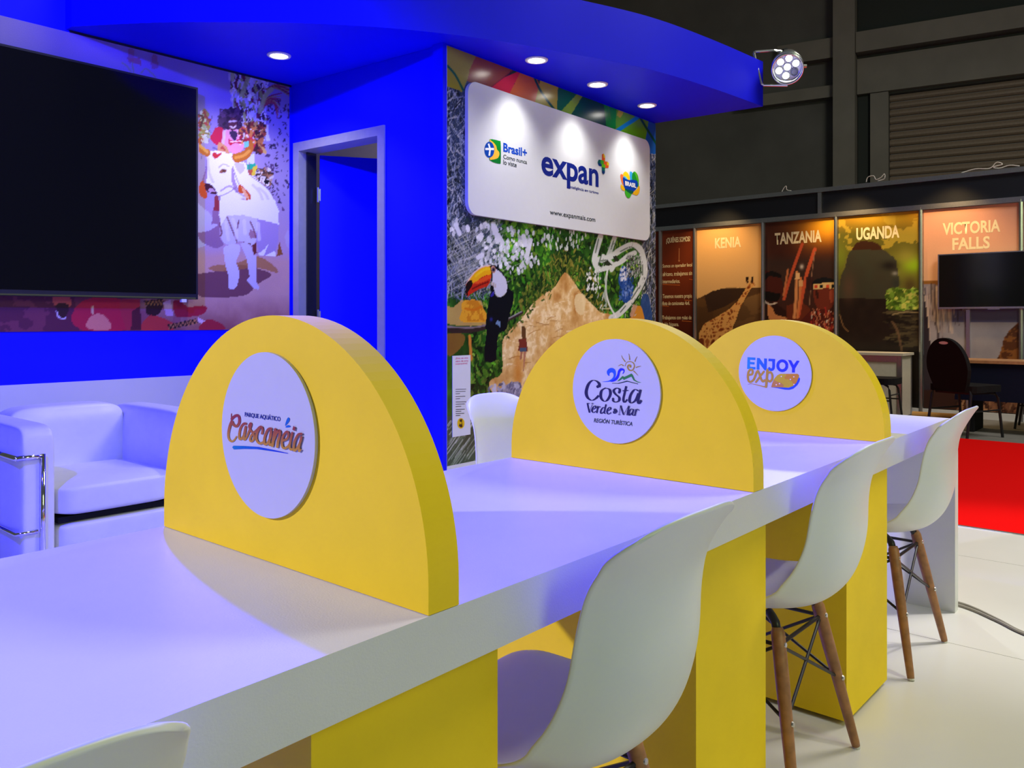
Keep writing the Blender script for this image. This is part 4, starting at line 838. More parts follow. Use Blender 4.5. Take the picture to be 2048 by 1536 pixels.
# logo board of the stand
u0, u1, v0, v1 = EXW.u(928.5), EXW.u(1293), 1.745, 2.525
r_ = .075; rp = []
for cx, cy, a0 in ((u1-r_, v1-r_, 0), (u0+r_, v1-r_, 90), (u0+r_, v0+r_, 180), (u1-r_, v0+r_, 270)):
    for i in range(9): a = R(a0+90*i/8); rp.append((cx+r_*math.cos(a), cy+r_*math.sin(a)))
sg = thing('logo_sign', 'white rounded sign board with three tourism logos on the jungle mural', 'sign', EXW.pt((u0+u1)/2, v0))
b = NB(); prism(b, rp, lambda u, v, d: EXW.pt(u, v, d), .0055, .03); sbd = obj('board', b, M['sign'], sg, bev=.003)
SO = .0308
x5 = cr(1060, 290, 8.533); x4 = cr(940, 260, 17.067)
def st(s, a, bb, c_, d, m, bold=0, f=x5, **kw): return text('lettering', EXW, s, f((a, 0))[0][0], f((bb, 0))[0][0], f(c_)[0], f(d)[0], M[m], SO, sbd, bold, **kw)
st('expan', 130, 1108, (215, 208), (570, 747), 'navy_ink', .025)
st('inteligência em turismo', 615, 1108, (625, 697), (620, 760), 'navy_ink', .02)
st('www.expanmais.com', 275, 1052, (285, 1112), (620, 1275), 'black_ink', .012)
st('Brasil+', 1005, 1815, (1010, 455), (1010, 760), 'cyan_ink', .03, x4)
st('Como nunca', 1005, 1815, (1040, 858), (1040, 1005), 'black_ink', .012, x4)
st('lo viste', 1005, 1460, (1015, 1030), (1010, 1195), 'black_ink', .012, x4)
G1, G2 = (0, 140, 40), (0, 110, 40)
shapes('brasil_plus_emblem', EXW, [([catmull(x4((520, 400), (600, 340), (660, 345), (860, 395), (915, 460), (918, 1100), (870, 1172), (680, 1130), (590, 1080), (520, 990)), 4, True)], lambda x, y: (0, 150, 40) if y < 300 else (0, 118, 40)),
    ([catmull(x4((540, 395), (600, 395), (680, 460), (760, 570), (790, 690), (850, 760), (870, 850), (830, 960), (740, 1010), (620, 1030), (540, 985)), 4, True)], (255, 190, 60)),
    ([[(p[0], p[1]) for p in dot(x4((527, 695))[0], 170/17.067, 28, 272/17.067)]], (0, 70, 170)),
    (ribbon(x4((495, 490), (530, 600), (545, 700), (535, 800), (520, 900)), 3.2, 4)+ribbon(x4((385, 672), (530, 670), (680, 672)), 4.2, 4), (240, 244, 250))], SO, sbd)
crs = []
for P_, cc in ((((1165, 200), (1165, 290), (1220, 290), (1220, 200), (1195, 152)), (230, 200, 20)), (((1165, 170), (1165, 275), (1195, 290), (1195, 220), (1185, 155)), (220, 90, 40)), (((1165, 240), (1215, 225), (1215, 290), (1200, 345), (1165, 285)), (226, 80, 30)), (((1090, 300), (1110, 258), (1160, 265), (1160, 370), (1110, 360)), (10, 90, 90)), (((1090, 320), (1155, 325), (1155, 375), (1110, 362)), (0, 50, 120)), (((1140, 262), (1200, 280), (1200, 340), (1140, 330)), (60, 170, 40)), (((1195, 290), (1260, 290), (1285, 330), (1275, 400), (1225, 400), (1195, 340)), (230, 90, 30)), (((1250, 290), (1285, 320), (1283, 358), (1250, 352)), (240, 210, 20)), (((1160, 330), (1220, 345), (1220, 400), (1160, 385)), (100, 190, 20)), (((1160, 385), (1216, 400), (1214, 480), (1190, 512), (1163, 470)), (0, 110, 90)), (((1162, 440), (1214, 450), (1212, 490), (1190, 512), (1165, 480)), (0, 50, 110))):
    crs.append(([x5(*P_)], cc))
shapes('plus_emblem', EXW, crs, SO, sbd)
def blob(*p): return [catmull(x5(*p), 5, True)]
bl = [(blob((1480, 530), (1500, 505), (1530, 530), (1545, 640), (1540, 700), (1500, 640)), (240, 120, 60)), (blob((1525, 510), (1560, 462), (1610, 490), (1645, 570), (1630, 620), (1560, 560)), (250, 200, 20)), (blob((1640, 480), (1660, 460), (1690, 490), (1680, 600), (1650, 610)), (50, 160, 220)),
      (blob((1690, 490), (1730, 462), (1780, 530), (1795, 640), (1785, 720), (1720, 680), (1680, 580)), (20, 140, 40)), (blob((1720, 465), (1770, 510), (1798, 620), (1780, 650), (1750, 560)), (80, 180, 30)), (blob((1490, 680), (1540, 720), (1560, 780), (1520, 780), (1488, 740)), (246, 190, 20)), (blob((1690, 830), (1760, 760), (1805, 700), (1810, 790), (1770, 860), (1720, 855)), (240, 180, 20)),
      (blob((1560, 770), (1620, 790), (1670, 830), (1640, 905), (1600, 905), (1565, 850)), (60, 180, 40)), (blob((1525, 560), (1580, 590), (1640, 605), (1700, 600), (1770, 630), (1765, 730), (1700, 800), (1640, 790), (1560, 750), (1530, 650)), (0, 60, 170)), (blob((1535, 540), (1570, 550), (1600, 590), (1570, 585)), (60, 190, 230)), (blob((1560, 770), (1580, 760), (1700, 800), (1660, 840)), (0, 90, 70))]
shapes('brasil_emblem', EXW, bl, SO, sbd, step=.0001)
st('BRASIL', 1560, 1750, (1570, 622), (1570, 700), 'white_ink', .045).location = EXW.pt(0, 0, .0016)-EXW.pt(0, 0, 0)

# information strip beside the toucan (its square code is left blank)
pu0, pu1 = EXW.u(903), EXW.u(939); ip = thing('info_strip', 'narrow white information strip with pink heading on the mural', 'sign', EXW.pt((pu0+pu1)/2, .45))
b = NB(); wbox(b, EXW, pu0, pu1, .46, .925, .0055, .008); ib = obj('board', b, M['sign'], ip)
e3 = cr(885, 690, 8.5333)
for s_, y0_, y1_, xr_ in (('¡Esta es una', 212, 248, 415), ('obra de arte', 262, 292, 420), ('interactiva!', 305, 336, 405)): text('lettering', EXW, s_, e3((205, 0))[0][0], e3((xr_, 0))[0][0], e3((210, y0_))[0], e3((210, y1_))[0], M['pink_ink'], .0088, ib, .01)
ln = []
for y_, xr_ in ((752, 385), (790, 375), (828, 280), (875, 370), (915, 280), (967, 385), (1005, 360), (1045, 300), (1095, 360), (1130, 300), (1165, 350), (1200, 285)): ln.append(([e3((205, y_), (xr_, y_-6), (xr_, y_+3), (205, y_+9))], (40, 40, 60)))
o_ = shapes('text_lines', EXW, ln, .0082, ib); o_['kind'] = 'stuff'
shapes('round_emblem', EXW, [([dot(e3((295, 1335))[0], 62/8.53, 20, 90/8.53)], (226, 186, 20)), ([e3((270, 1270), (320, 1260), (315, 1320), (325, 1390), (300, 1410), (260, 1380), (280, 1320))], (70, 50, 20)), ([e3((280, 1310), (305, 1310), (305, 1350), (280, 1350))], (226, 186, 20))], .0084, ib)

# ------------------------------------------------------------------ recessed downlights
DLP = [((558, 110), 'recessed downlight in the soffit near the television mural', (2.7, 4.45, .5)), ((1073, 119), 'recessed downlight nearest the door over the logo sign', None), ((1195, 168), 'middle recessed downlight of three over the logo sign', None), ((1294, 210), 'recessed downlight over the right end of the logo sign', None)]
for (x, y), lb, tg in DLP:
    p = atz(x, y, 2.7); t = thing('downlight', lb, 'downlight', p, group='recessed downlights of the canopy')
    b = NB(); lathe(b, [(.05, -.004), (.052, -.009), (.066, -.009), (.07, -.004), (.07, -.0005), (.05, -.0005)], p, (0, 0, 1), 32); obj('trim_ring', b, M['lamp_ring'], t, smooth=True)
    b = NB(); lathe(b, [(.0, -.012), (.03, -.011), (.043, -.006), (.0495, -.0015)], p, (0, 0, 1), 24); obj('lens', b, M['lens'], t, smooth=True)
    lamp('downlight_beam', 'SPOT', p-Vector((0, 0, .03)), tg or p-Vector((0, -.12, 2)), 29 if tg is None else 48, (1, .97, .92), .05, 100 if tg is None else 130, 1.)

# ------------------------------------------------------------------ LED par can on the canopy's end
pc = Vector((5.89, 2.44, 2.985)); ax = (Vector((0, 0, 1.13+.75))-pc).normalized(); ax = (ax+Vector((.0, .0, -.38))).normalized()
t = thing('par_can', 'aluminium LED par can spotlight on a bracket off the blue canopy', 'spotlight', pc)
b = NB(); lathe(b, [(.03, -.13), (.075, -.125), (.1, -.10), (.108, -.05), (.108, .0), (.112, .0), (.112, .012), (.104, .012)], pc, ax, 40); obj('housing', b, M['par_body'], t, smooth=True)
b = NB(); lathe(b, [(.104, .0), (.108, .09), (.113, .094), (.113, .102), (.100, .102), (.098, .0)], pc, ax, 40); obj('front_ring', b, M['par_body'], t, smooth=True)
b = NB(); lathe(b, [(.0, .018), (.1, .018), (.1, .014), (0, .014)], pc, ax, 32); obj('lamp_plate', b, M['par_body'], t)
A, Bv = frame_of(ax)
for i, (r, a_) in enumerate([(0, 0)]+[(.062, R(60*j+20)) for j in range(6)]):
    p = pc+A*r*math.cos(a_)+Bv*r*math.sin(a_)
    b = NB(); lathe(b, [(.028, .019), (.03, .03), (.027, .034), (.024, .03)], p, ax, 20); ln_ = obj('led_collar', b, M['lens_off'], t, smooth=True)
    b = NB(); lathe(b, [(.0, .038), (.016, .035), (.024, .026)], p, ax, 16); obj('led_lens', b, M['par_lens'] if i != 3 else M['lens_off'], ln_, smooth=True)
lf = Vector((RT[0], RT[1], 0))*-1
yp = [pc+Vector((0, 0, .095))+ax*-.03, pc+lf*.10+Vector((0, 0, .115)), pc+lf*.235+Vector((0, 0, .105)), pc+lf*.245+Vector((0, 0, .095)), pc+lf*.19+Vector((0, 0, -.13)), pc+lf*.175+Vector((0, 0, -.14)), pc+lf*.0+Vector((0, 0, -.135))+ax*.03]
b = NB()
for p, q_ in zip(yp, yp[1:]): tube(b, [p, q_], .009, 8)
obj('yoke', b, M['par_body'], t)
b = NB(); lathe(b, [(0, 0), (.022, 0), (.022, .03), (0, .03)], pc+lf*.03+Vector((0, 0, .10))-ax*.02, lf*-1+Vector((0, 0, .3)), 14); obj('clamp_knob', b, M['black_metal'], t)
b = NB(); lathe(b, [(0, 0), (.014, 0), (.014, .03), (0, .03)], pc-lf*.108, lf*-1, 12); obj('side_knob', b, M['screw'], t)
b = NB(); tube(b, [pc+lf*.22+Vector((0, 0, 0)), Vector((5.80, 2.62, 2.98))], .011, 8); obj('mount_bolt', b, M['black_metal'], t)
lamp('par_can_beam', 'SPOT', pc+ax*.15, pc+ax*3, 120, (.9, .95, 1), .05, 50, .6)
# ================================================================== the long white counter
def sy(x): return .0155*(x-.71)
YN, YF, ZT, ZB = .755, 1.445, .76, .68
mt = thing('meeting_counter', 'long white counter with rounded waterfall end on yellow pedestals', 'table', (1.5, 1.1, 0))
XE, XS = 3.58, -.75
def wf(xe, s, y0, y1):
    ro, ri = .15, .085; xi = xe-s*.05; P_ = []
    for i in range(11): a = PI/2*i/10; P_.append((xe-s*ro+s*ro*math.sin(a), ZT-ro+ro*math.cos(a)))
    P_ += [(xe, 0), (xi, 0)]
    for i in range(11): a = PI/2*(1-i/10); P_.append((xi-s*ri+s*ri*math.sin(a), ZB-ri+ri*math.cos(a)))
    return P_
right = wf(XE, 1, 0, 0); left = wf(XS, -1, 0, 0)
prof = right[:13]+right[12:][:0]
b = NB()
outl = [(p[0], p[1]) for p in right]+[(p[0], p[1]) for p in left[::-1]]
va = [b.verts.new((p[0], YN+sy(p[0]), p[1])) for p in outl]; vb = [b.verts.new((p[0], YF+sy(p[0]), p[1])) for p in outl]
b.faces.new(va); b.faces.new(vb[::-1])
for i in range(len(outl)): j = (i+1) % len(outl); b.faces.new((va[i], va[j], vb[j], vb[i]))
o_ = obj('counter_top', b, M['white_lam'], mt, bev=.0025)
for x0, x1 in ((.572, .895), (1.487, 1.815), (2.345, 2.705)):
    b = NB(); box(b, x0, x1, .803, 1.40, .014, ZB); pdl = obj('pedestal', b, M['yellow'], mt, bev=.003)
    for fx in (x0+.04, x1-.07):
        for fy in (.83, 1.34):
            b = NB(); lathe(b, [(0, 0), (.018, 0), (.018, .0135), (0, .0135)], (fx+.015, fy, 0), (0, 0, 1), 12); obj('foot', b, M['black_metal'], pdl)

# ------------------------------------------------------------------ yellow arched dividers with sponsor discs
ARL = ['yellow arched divider with the Cascanéia disc, nearest on the white counter', 'yellow arched divider with the Costa Verde & Mar disc', 'yellow arched divider with the Enjoy exp disc, farthest on the white counter']
DISC = []
for i, (x0, x1, zt_) in enumerate(((.713, .767, 1.137), (1.68, 1.731, 1.134), (2.62, 2.684, 1.131))):
    yo = sy(x0); y0, y1 = YN+yo+.0005, YF+yo-.003; yc = (y0+y1)/2; r_ = (y1-y0)/2; zc = zt_-r_
    t = thing('arch_divider', ARL[i], 'divider', (x0, yc, ZT), group='yellow arched dividers on the counter')
    P_ = [(y0, ZT+.0008)]+[(yc-r_*math.cos(PI*j/64), zc+r_*math.sin(PI*j/64)) for j in range(65)]+[(y1, ZT+.0008)]
    b = NB(); prism(b, P_, lambda y, z, d: Vector((d, y, z)), x0, x1); ab = obj('arch_board', b, M['yellow'], t, bev=.002)
    b = NB(); dy, dz, dr_ = ((1.110, .955, .126), (1.122, .958, .126), (1.128, .955, .1235))[i]
    P_ = [(dy+dr_*math.cos(2*PI*j/72), dz+dr_*math.sin(2*PI*j/72)) for j in range(72)]
    prism(b, P_, lambda y, z, d: Vector((d, y, z)), x0-.0055, x0-.0003); ds = obj('sign_disc', b, M['disc'], t, bev=.0012)
    DISC.append((Plane((x0-.0055, 0), (0, -1)), ds))
DO = .0004; SS = .00006
# Cascanéia
pl, ds = DISC[0]; c1 = cr(440, 800, 10.24); sc = 1/10.24
def gcol(x, y):
    t_ = min(max(((y-800)*10.24-.17*(x-440)*10.24-300)/480, 0), 1); return tuple(np.array((140, 46, 62))*(1-t_)+np.array((190, 140, 46))*t_)
sk = []
for P_, wd_, tp in ((((240, 275), (238, 330), (245, 400)), 24, (.6, 1)), (((250, 385), (310, 330), (370, 318), (402, 370), (398, 470), (350, 535), (295, 515), (262, 465)), 56, None), (((262, 420), (215, 520), (182, 660), (185, 780), (235, 845), (295, 825), (352, 740)), 60, (1.1, .45)),
    (((540, 485), (490, 490), (430, 570), (403, 700), (410, 790), (450, 790), (510, 700), (535, 550)), 48, None), (((535, 545), (500, 720), (508, 810), (560, 750), (620, 600)), 44, None), (((620, 600), (650, 500), (632, 480), (605, 540), (640, 620), (700, 700), (700, 800), (655, 845), (625, 810), (650, 730), (700, 670)), 42, None),
    (((700, 670), (760, 620), (830, 550), (872, 560), (885, 620), (872, 685)), 44, None), (((830, 560), (770, 680), (760, 800), (810, 880), (870, 880), (925, 845)), 48, None), (((1065, 585), (1000, 600), (940, 720), (918, 840), (935, 905), (990, 880), (1050, 750), (1065, 640)), 48, None), (((1060, 630), (1032, 800), (1035, 920), (1062, 905)), 44, None),
    (((1150, 600), (1120, 750), (1090, 935)), 56, None), (((1105, 840), (1160, 700), (1225, 625), (1245, 690), (1205, 850), (1192, 955)), 54, None), (((1310, 830), (1390, 790), (1420, 700), (1390, 645), (1320, 720), (1285, 850), (1300, 960), (1350, 985), (1410, 950), (1445, 900)), 46, None), (((1500, 670), (1465, 820), (1445, 950), (1470, 1010), (1520, 1000)), 46, None),
    (((1690, 690), (1620, 710), (1555, 830), (1530, 960), (1545, 1030), (1600, 990), (1660, 870), (1690, 750)), 48, None), (((1690, 745), (1650, 920), (1642, 1050), (1685, 1005)), 44, (1, .7))):
    sk += stroke(c1(*P_), wd_*sc, taper=tp) if tp else stroke(c1(*P_), wd_*sc)
sk.append(c1((1530, 525), (1570, 560), (1555, 632), (1505, 605)))
shapes('script_lettering', pl, [(sk, gcol)], DO, ds)
shapes('wave_line', pl, [([c1((255, 970), (280, 935), (500, 940), (800, 960), (1100, 1020), (1405, 1088), (1395, 1098), (1050, 1045), (750, 1005), (500, 1000), (290, 1012))], lambda x, y: tuple(np.array((0, 120, 170))*(1-min((x-465)/60, 1))+np.array((0, 40, 190))*min((x-465)/60, 1)))], DO, ds)
shapes('accent_drop', pl, [([catmull(c1((1340, 530), (1360, 430), (1400, 357), (1435, 390), (1415, 450)), 4, True)], (0, 96, 180))], DO, ds)
shapes('accent_drop', pl, [([catmull(c1((1345, 560), (1390, 515), (1440, 525), (1440, 555)), 4, True)], (0, 96, 190))], DO, ds)
text('lettering', pl, 'PARQUE AQUÁTICO', c1((512, 0))[0][0], c1((1242, 0))[0][0], c1((1020, 292))[0], c1((512, 352))[0], M['navy_ink'], DO+.0002, ds, .02)
# Costa Verde & Mar
pl, ds = DISC[1]; c2 = cr(1140, 680, 7.316); sc = 1/7.316
sk = ribbon(c2((425, 690), (430, 645), (390, 602), (330, 592), (270, 650), (238, 760), (258, 840), (315, 882), (370, 862), (422, 812)), 1, 8, pen=(9*sc, 46*sc))+[dot(c2((408, 682))[0], 22*sc)]
sk += ribbon(c2((520, 702), (462, 745), (452, 835), (495, 893), (545, 880), (590, 800), (580, 725), (520, 702)), 1, 6, pen=(9*sc, 40*sc))
sk += ribbon(c2((728, 760), (725, 718), (680, 705), (640, 740), (665, 790), (720, 840), (715, 890), (660, 908), (622, 875)), 1, 6, pen=(12*sc, 36*sc))+[dot(c2((722, 765))[0], 18*sc), dot(c2((632, 862))[0], 18*sc)]
sk += ribbon(c2((825, 675), (800, 780), (782, 870), (800, 912), (840, 870)), 1, 6, pen=(9*sc, 32*sc))+ribbon(c2((770, 742), (856, 738)), 12*sc, 0)
sk += ribbon(c2((1005, 745), (950, 725), (895, 790), (872, 880), (900, 922), (960, 880), (1005, 780)), 1, 6, pen=(9*sc, 38*sc))+ribbon(c2((1035, 725), (1012, 820), (996, 900), (1015, 930), (1046, 880)), 1, 6, pen=(9*sc, 36*sc))
sv = []
V1 = dict(n=5, pen=(6*sc, 20*sc)); V0 = dict(n=0)
for P_ in (((258, 925), (270, 990), (288, 1062)), ((345, 1015), (378, 990), (372, 962), (340, 985), (325, 1035), (345, 1062), (385, 1040)), ((412, 965), (395, 1068)), ((398, 1030), (425, 975), (450, 982)), ((530, 940), (505, 1060), (530, 1075)), ((522, 1005), (490, 985), (455, 1030), (458, 1076), (505, 1045)), ((560, 1035), (597, 1010), (590, 982), (558, 1005), (545, 1055), (565, 1084), (605, 1060)),
           ((690, 1040), (665, 1008), (650, 1020), (680, 1060)), ((665, 1030), (642, 1050), (655, 1074), (694, 1042)), ((745, 960), (765, 1030), (788, 1094)), ((866, 965), (852, 1030), (842, 1094)), ((930, 1020), (898, 1008), (866, 1060), (872, 1102), (915, 1060)), ((936, 1010), (915, 1085), (938, 1106)), ((972, 1012), (950, 1108)), ((955, 1062), (985, 1012), (1014, 1028))): sv += ribbon(c2(*P_), 1, **V1)
for P_ in (((335, 925), (288, 1062)), ((745, 960), (722, 1090)), ((862, 965), (788, 1094)), ((250, 925), (292, 925)), ((318, 925), (348, 926)), ((708, 1090), (742, 1092)), ((828, 1095), (862, 1096)), ((735, 960), (762, 962)), ((850, 965), (880, 967))): sv += ribbon(c2(*P_), 7*sc, 0)
shapes('serif_lettering', pl, [(sk, (14, 6, 70)), (sv, (14, 6, 70))], DO, ds)
text('lettering', pl, 'REGIÓN TURÍSTICA', c2((350, 0))[0][0], c2((915, 0))[0][0], c2((360, 1130))[0], c2((355, 1205))[0], M['black_ink'], DO+.0003, ds, .02, shear=.2)
shapes('wave_emblem', pl, [([catmull(c2((465, 612), (560, 598), (620, 560), (640, 510), (620, 475), (590, 480), (575, 505), (585, 520), (560, 520), (540, 480), (550, 440), (590, 410), (640, 415), (670, 460), (668, 530), (630, 590), (560, 612)), 3, True)], (10, 84, 236)), ([catmull(c2((590, 608), (650, 570), (690, 510), (705, 450), (740, 412), (785, 420), (800, 455), (780, 492), (770, 490), (785, 455), (760, 445), (735, 470), (720, 530), (690, 580), (640, 608)), 3, True)], (0, 24, 226))], DO, ds)
shapes('mountain_emblem', pl, [([c2((690, 605), (730, 565), (770, 525), (795, 540), (840, 520), (900, 490), (920, 510), (950, 580), (990, 608), (1050, 622), (990, 622), (930, 590), (900, 535), (840, 560), (790, 585), (770, 565), (730, 595))], (40, 124, 60)), ([c2((615, 628), (700, 632), (835, 595), (1000, 640), (995, 648), (840, 610), (710, 640), (620, 636))], (10, 50, 60))], DO, ds)
rays = []
for P_ in (((755, 225), (770, 265), (810, 318)), ((860, 200), (870, 240), (874, 292)), ((985, 240), (965, 275), (950, 318)), ((705, 382), (750, 360), (785, 378)), ((1040, 382), (1000, 390), (965, 402)), ((995, 520), (960, 480), (930, 452))): rays += ribbon(c2(*P_), 15*sc, 5, taper=(.25, 1))
shapes('sun_emblem', pl, [(ribbon(c2((805, 382), (830, 330), (880, 315), (930, 340), (942, 390), (915, 440), (870, 440), (845, 400), (860, 368), (885, 375), (882, 402)), 22*sc, 6, taper=(.35, 1.2)), (170, 140, 40)), (rays, (170, 140, 40))], DO, ds)
# Enjoy exp
pl, ds = DISC[2]; c3 = cr(1475, 690, 13.653); sc = 1/13.653
def bc(x, y): t_ = min(max((x-1494)/75, 0), 1); return tuple(np.array((0, 140, 190))*(1-t_)+np.array((0, 40, 220))*t_)
E_ = [c3((275, 332), (345, 334), (340, 655), (262, 652)), c3((340, 336), (490, 344), (488, 412), (343, 404)), c3((342, 462), (468, 470), (466, 532), (341, 524)), c3((340, 592), (490, 604), (488, 668), (340, 655)),
      c3((535, 352), (600, 356), (598, 670), (522, 668)), c3((560, 354), (605, 357), (800, 640), (795, 695), (740, 690), (590, 490)), c3((728, 366), (806, 370), (796, 690), (726, 640)), c3((850, 372), (1030, 382), (1026, 450), (846, 440))]
E_ += ribbon(c3((986, 440), (985, 600), (960, 660), (900, 670), (845, 620)), 74*sc, 5)
E_ += ribbon(c3(*[(1225+125*math.cos(a), 565+135*math.sin(a)) for a in [2*PI*j/24 for j in range(25)]]), 78*sc, 1)
E_ += [c3((1380, 408), (1465, 415), (1535, 545), (1620, 425), (1695, 432), (1572, 640), (1566, 752), (1488, 750), (1490, 630))]
shapes('block_lettering', pl, [(E_, bc)], DO, ds)
X_ = []
for P_, wd_ in ((((295, 820), (400, 790), (408, 690), (360, 665), (300, 740), (282, 880), (310, 990), (370, 1000), (450, 930), (520, 750), (560, 705)), 58), (((560, 705), (600, 800), (640, 920), (690, 995), (740, 960)), 58), (((720, 725), (620, 850), (505, 1010)), 52), (((818, 672), (800, 900), (780, 1140)), 64), (((850, 760), (910, 745), (950, 830), (940, 940), (880, 995), (830, 960)), 56)): X_ += stroke(c3(*P_), wd_*sc)
X_ += ribbon(c3((780, 1150), (600, 1105), (400, 1060), (280, 1075)), 26*sc, 5, taper=(1.2, .3))
shapes('script_lettering', pl, [(X_, (190, 146, 36))], DO+.0003, ds)
shapes('leaf_emblem', pl, [([c3((915, 1155), (1200, 1158), (1400, 1168), (1520, 1120), (1610, 1030), (1680, 882), (1710, 920), (1690, 1000), (1640, 1090), (1530, 1190), (1420, 1225), (1300, 1220), (1100, 1180))], (0, 70, 190)), ([c3((920, 1152), (950, 1040), (1010, 910), (1090, 820), (1170, 785), (1640, 785), (1680, 820), (1675, 890), (1610, 1030), (1520, 1120), (1400, 1165), (1200, 1158))], (206, 172, 20)), ([c3((1330, 790), (1640, 788), (1678, 820), (1672, 890), (1610, 1030), (1560, 1085), (1500, 1040), (1500, 990), (1430, 970), (1400, 930), (1300, 930), (1280, 880), (1320, 850))], (206, 136, 24)), ([c3((922, 1150), (950, 1040), (1000, 960), (1080, 1000), (1200, 1040), (1260, 1090), (1250, 1155))], (196, 130, 50)), ([dot(c3(p_)[0], 18*sc) for p_ in ((1200, 858), (1540, 868), (1448, 940), (1150, 1055), (1062, 1085), (1545, 1075))], (246, 214, 180))], DO, ds)

# ------------------------------------------------------------------ shell chairs
def shell_bm():
    prof = [(-.330, .850, .150, .020), (-.318, .830, .163, .026), (-.296, .79, .173, .034), (-.274, .74, .178, .042), (-.266, .68, .183, .05), (-.265, .61, .190, .060), (-.253, .545, .199, .070), (-.229, .488, .208, .078), (-.188, .447, .211, .074), (-.115, .425, .213, .058), (-.02, .418, .213, .044), (.07, .424, .213, .032), (.15, .434, .212, .020), (.195, .435, .2, .010), (.216, .428, .182, .004), (.226, .415, .16, .0)]
    P_ = catmull(prof, 3); b = NB(); rows = []; Mt = 20
    for i, p in enumerate(P_):
        d = P_[min(i+1, len(P_)-1)]-P_[max(i-1, 0)]; t2 = np.array([d[0], d[1]]); t2 /= np.linalg.norm(t2); nn = np.array([-t2[1], t2[0]])
        row = []; kz = .042*(max(p[1]-.70, 0)/.15)**2 if p[0] < -.2 else 0
        for j in range(Mt+1):
            t_ = -1+2*j/Mt; w_ = p[2]; cc = p[3]*abs(t_)**2.3
            if abs(t_) > .9 and p[1] < .78: cc -= .05*(abs(t_)-.9)
            row.append(b.verts.new((w_*(.8*t_+.2*math.sin(t_*PI/2)), p[0]+nn[0]*cc+kz*.35*abs(t_)**3, p[1]+nn[1]*cc-kz*abs(t_)**3)))
        rows.append(row)
    for r0, r1 in zip(rows, rows[1:]):
        for j in range(Mt): b.faces.new((r0[j], r0[j+1], r1[j+1], r1[j]))
    return b
def make_chair(label, group):
    t = thing('shell_chair', label, 'chair', (0, 0, 0), 0, group)
    s = obj('seat_shell', shell_bm(), M['shell'], t, smooth=True)
    m1 = s.modifiers.new('thick', 'SOLIDIFY'); m1.thickness = .0075; m1.offset = 0
    m2 = s.modifiers.new('round', 'SUBSURF'); m2.levels = 1; m2.render_levels = 1
    LT = {}; LB_ = {}
    for sx in (-1, 1):
        for sy_ in (-1, 1):
            tp = Vector((sx*.125, sy_*.105-.015, .392)); bt_ = Vector((sx*.2025, sy_*.195, .006)); LT[sx, sy_] = tp; LB_[sx, sy_] = bt_
            b = NB(); tube(b, [tp.lerp(bt_, a) for a in (0, .03, .3, .97, 1)], [.0125, .0165, .0165, .0115, .0105], 14); lg = obj('leg', b, M['wood'], t, smooth=True)
            b = NB(); tube(b, [bt_, bt_+(bt_-tp).normalized()*.006], .0105, 12); obj('foot_cap', b, M['rubber'], lg)
            out = Vector((sx, sy_, .3)).normalized()
            for a in (.09, .52):
                p = tp.lerp(bt_, a)+Vector((sx*.0, sy_*.0165, 0)); b = NB(); lathe(b, [(0, .002), (.0055, .0015), (.007, -.002), (0, -.003)], p, (0, sy_, .1), 12); obj('screw', b, M['screw'], lg)
            b = NB(); tube(b, [(sx*.095, sy_*.07-.015, .414), (sx*.105, sy_*.083-.015, .408), (sx*.118, sy_*.097-.015, .40), tp+Vector((0, 0, -.012))], .011, 10); obj('bracket', b, M['black_metal'], t, smooth=True)
    for a_, c_ in (((-1, -1), (1, -1)), ((1, -1), (1, 1)), ((1, 1), (-1, 1)), ((-1, 1), (-1, -1))):
        for p, q_ in ((a_, c_), (c_, a_)):
            b = NB(); tube(b, [LT[p].lerp(LB_[p], .1), LT[q_].lerp(LB_[q_], .52)], .0042, 8); obj('wire_strut', b, M['black_metal'], t)
        b = NB(); tube(b, [LT[a_].lerp(LB_[a_], .1), LT[c_].lerp(LB_[c_], .1)], .005, 8); obj('wire_strut', b, M['black_metal'], t)
    return t
SPT = [(.163, .9, 0, 'white shell chair at the near end, only its back corner in view'), (1.117, .915, 0, 'white shell chair pulled up between the Cascanéia and Costa Verde dividers'), (2.045, .94, 0, 'white shell chair between the Costa Verde and Enjoy dividers'), (2.985, .95, 0, 'white shell chair at the rounded far end of the counter'), (2.34, 1.82, 180, 'white shell chair on the far side of the counter facing the camera')]
ch0 = make_chair(SPT[0][3], 'white shell chairs with wooden legs at the counter')
for i, (x, y, a, lb) in enumerate(SPT):
    o = ch0 if i == 0 else copy_tree(ch0)
    o.location = (x, y, 0); o.rotation_euler[2] = R(a); o['label'] = lb

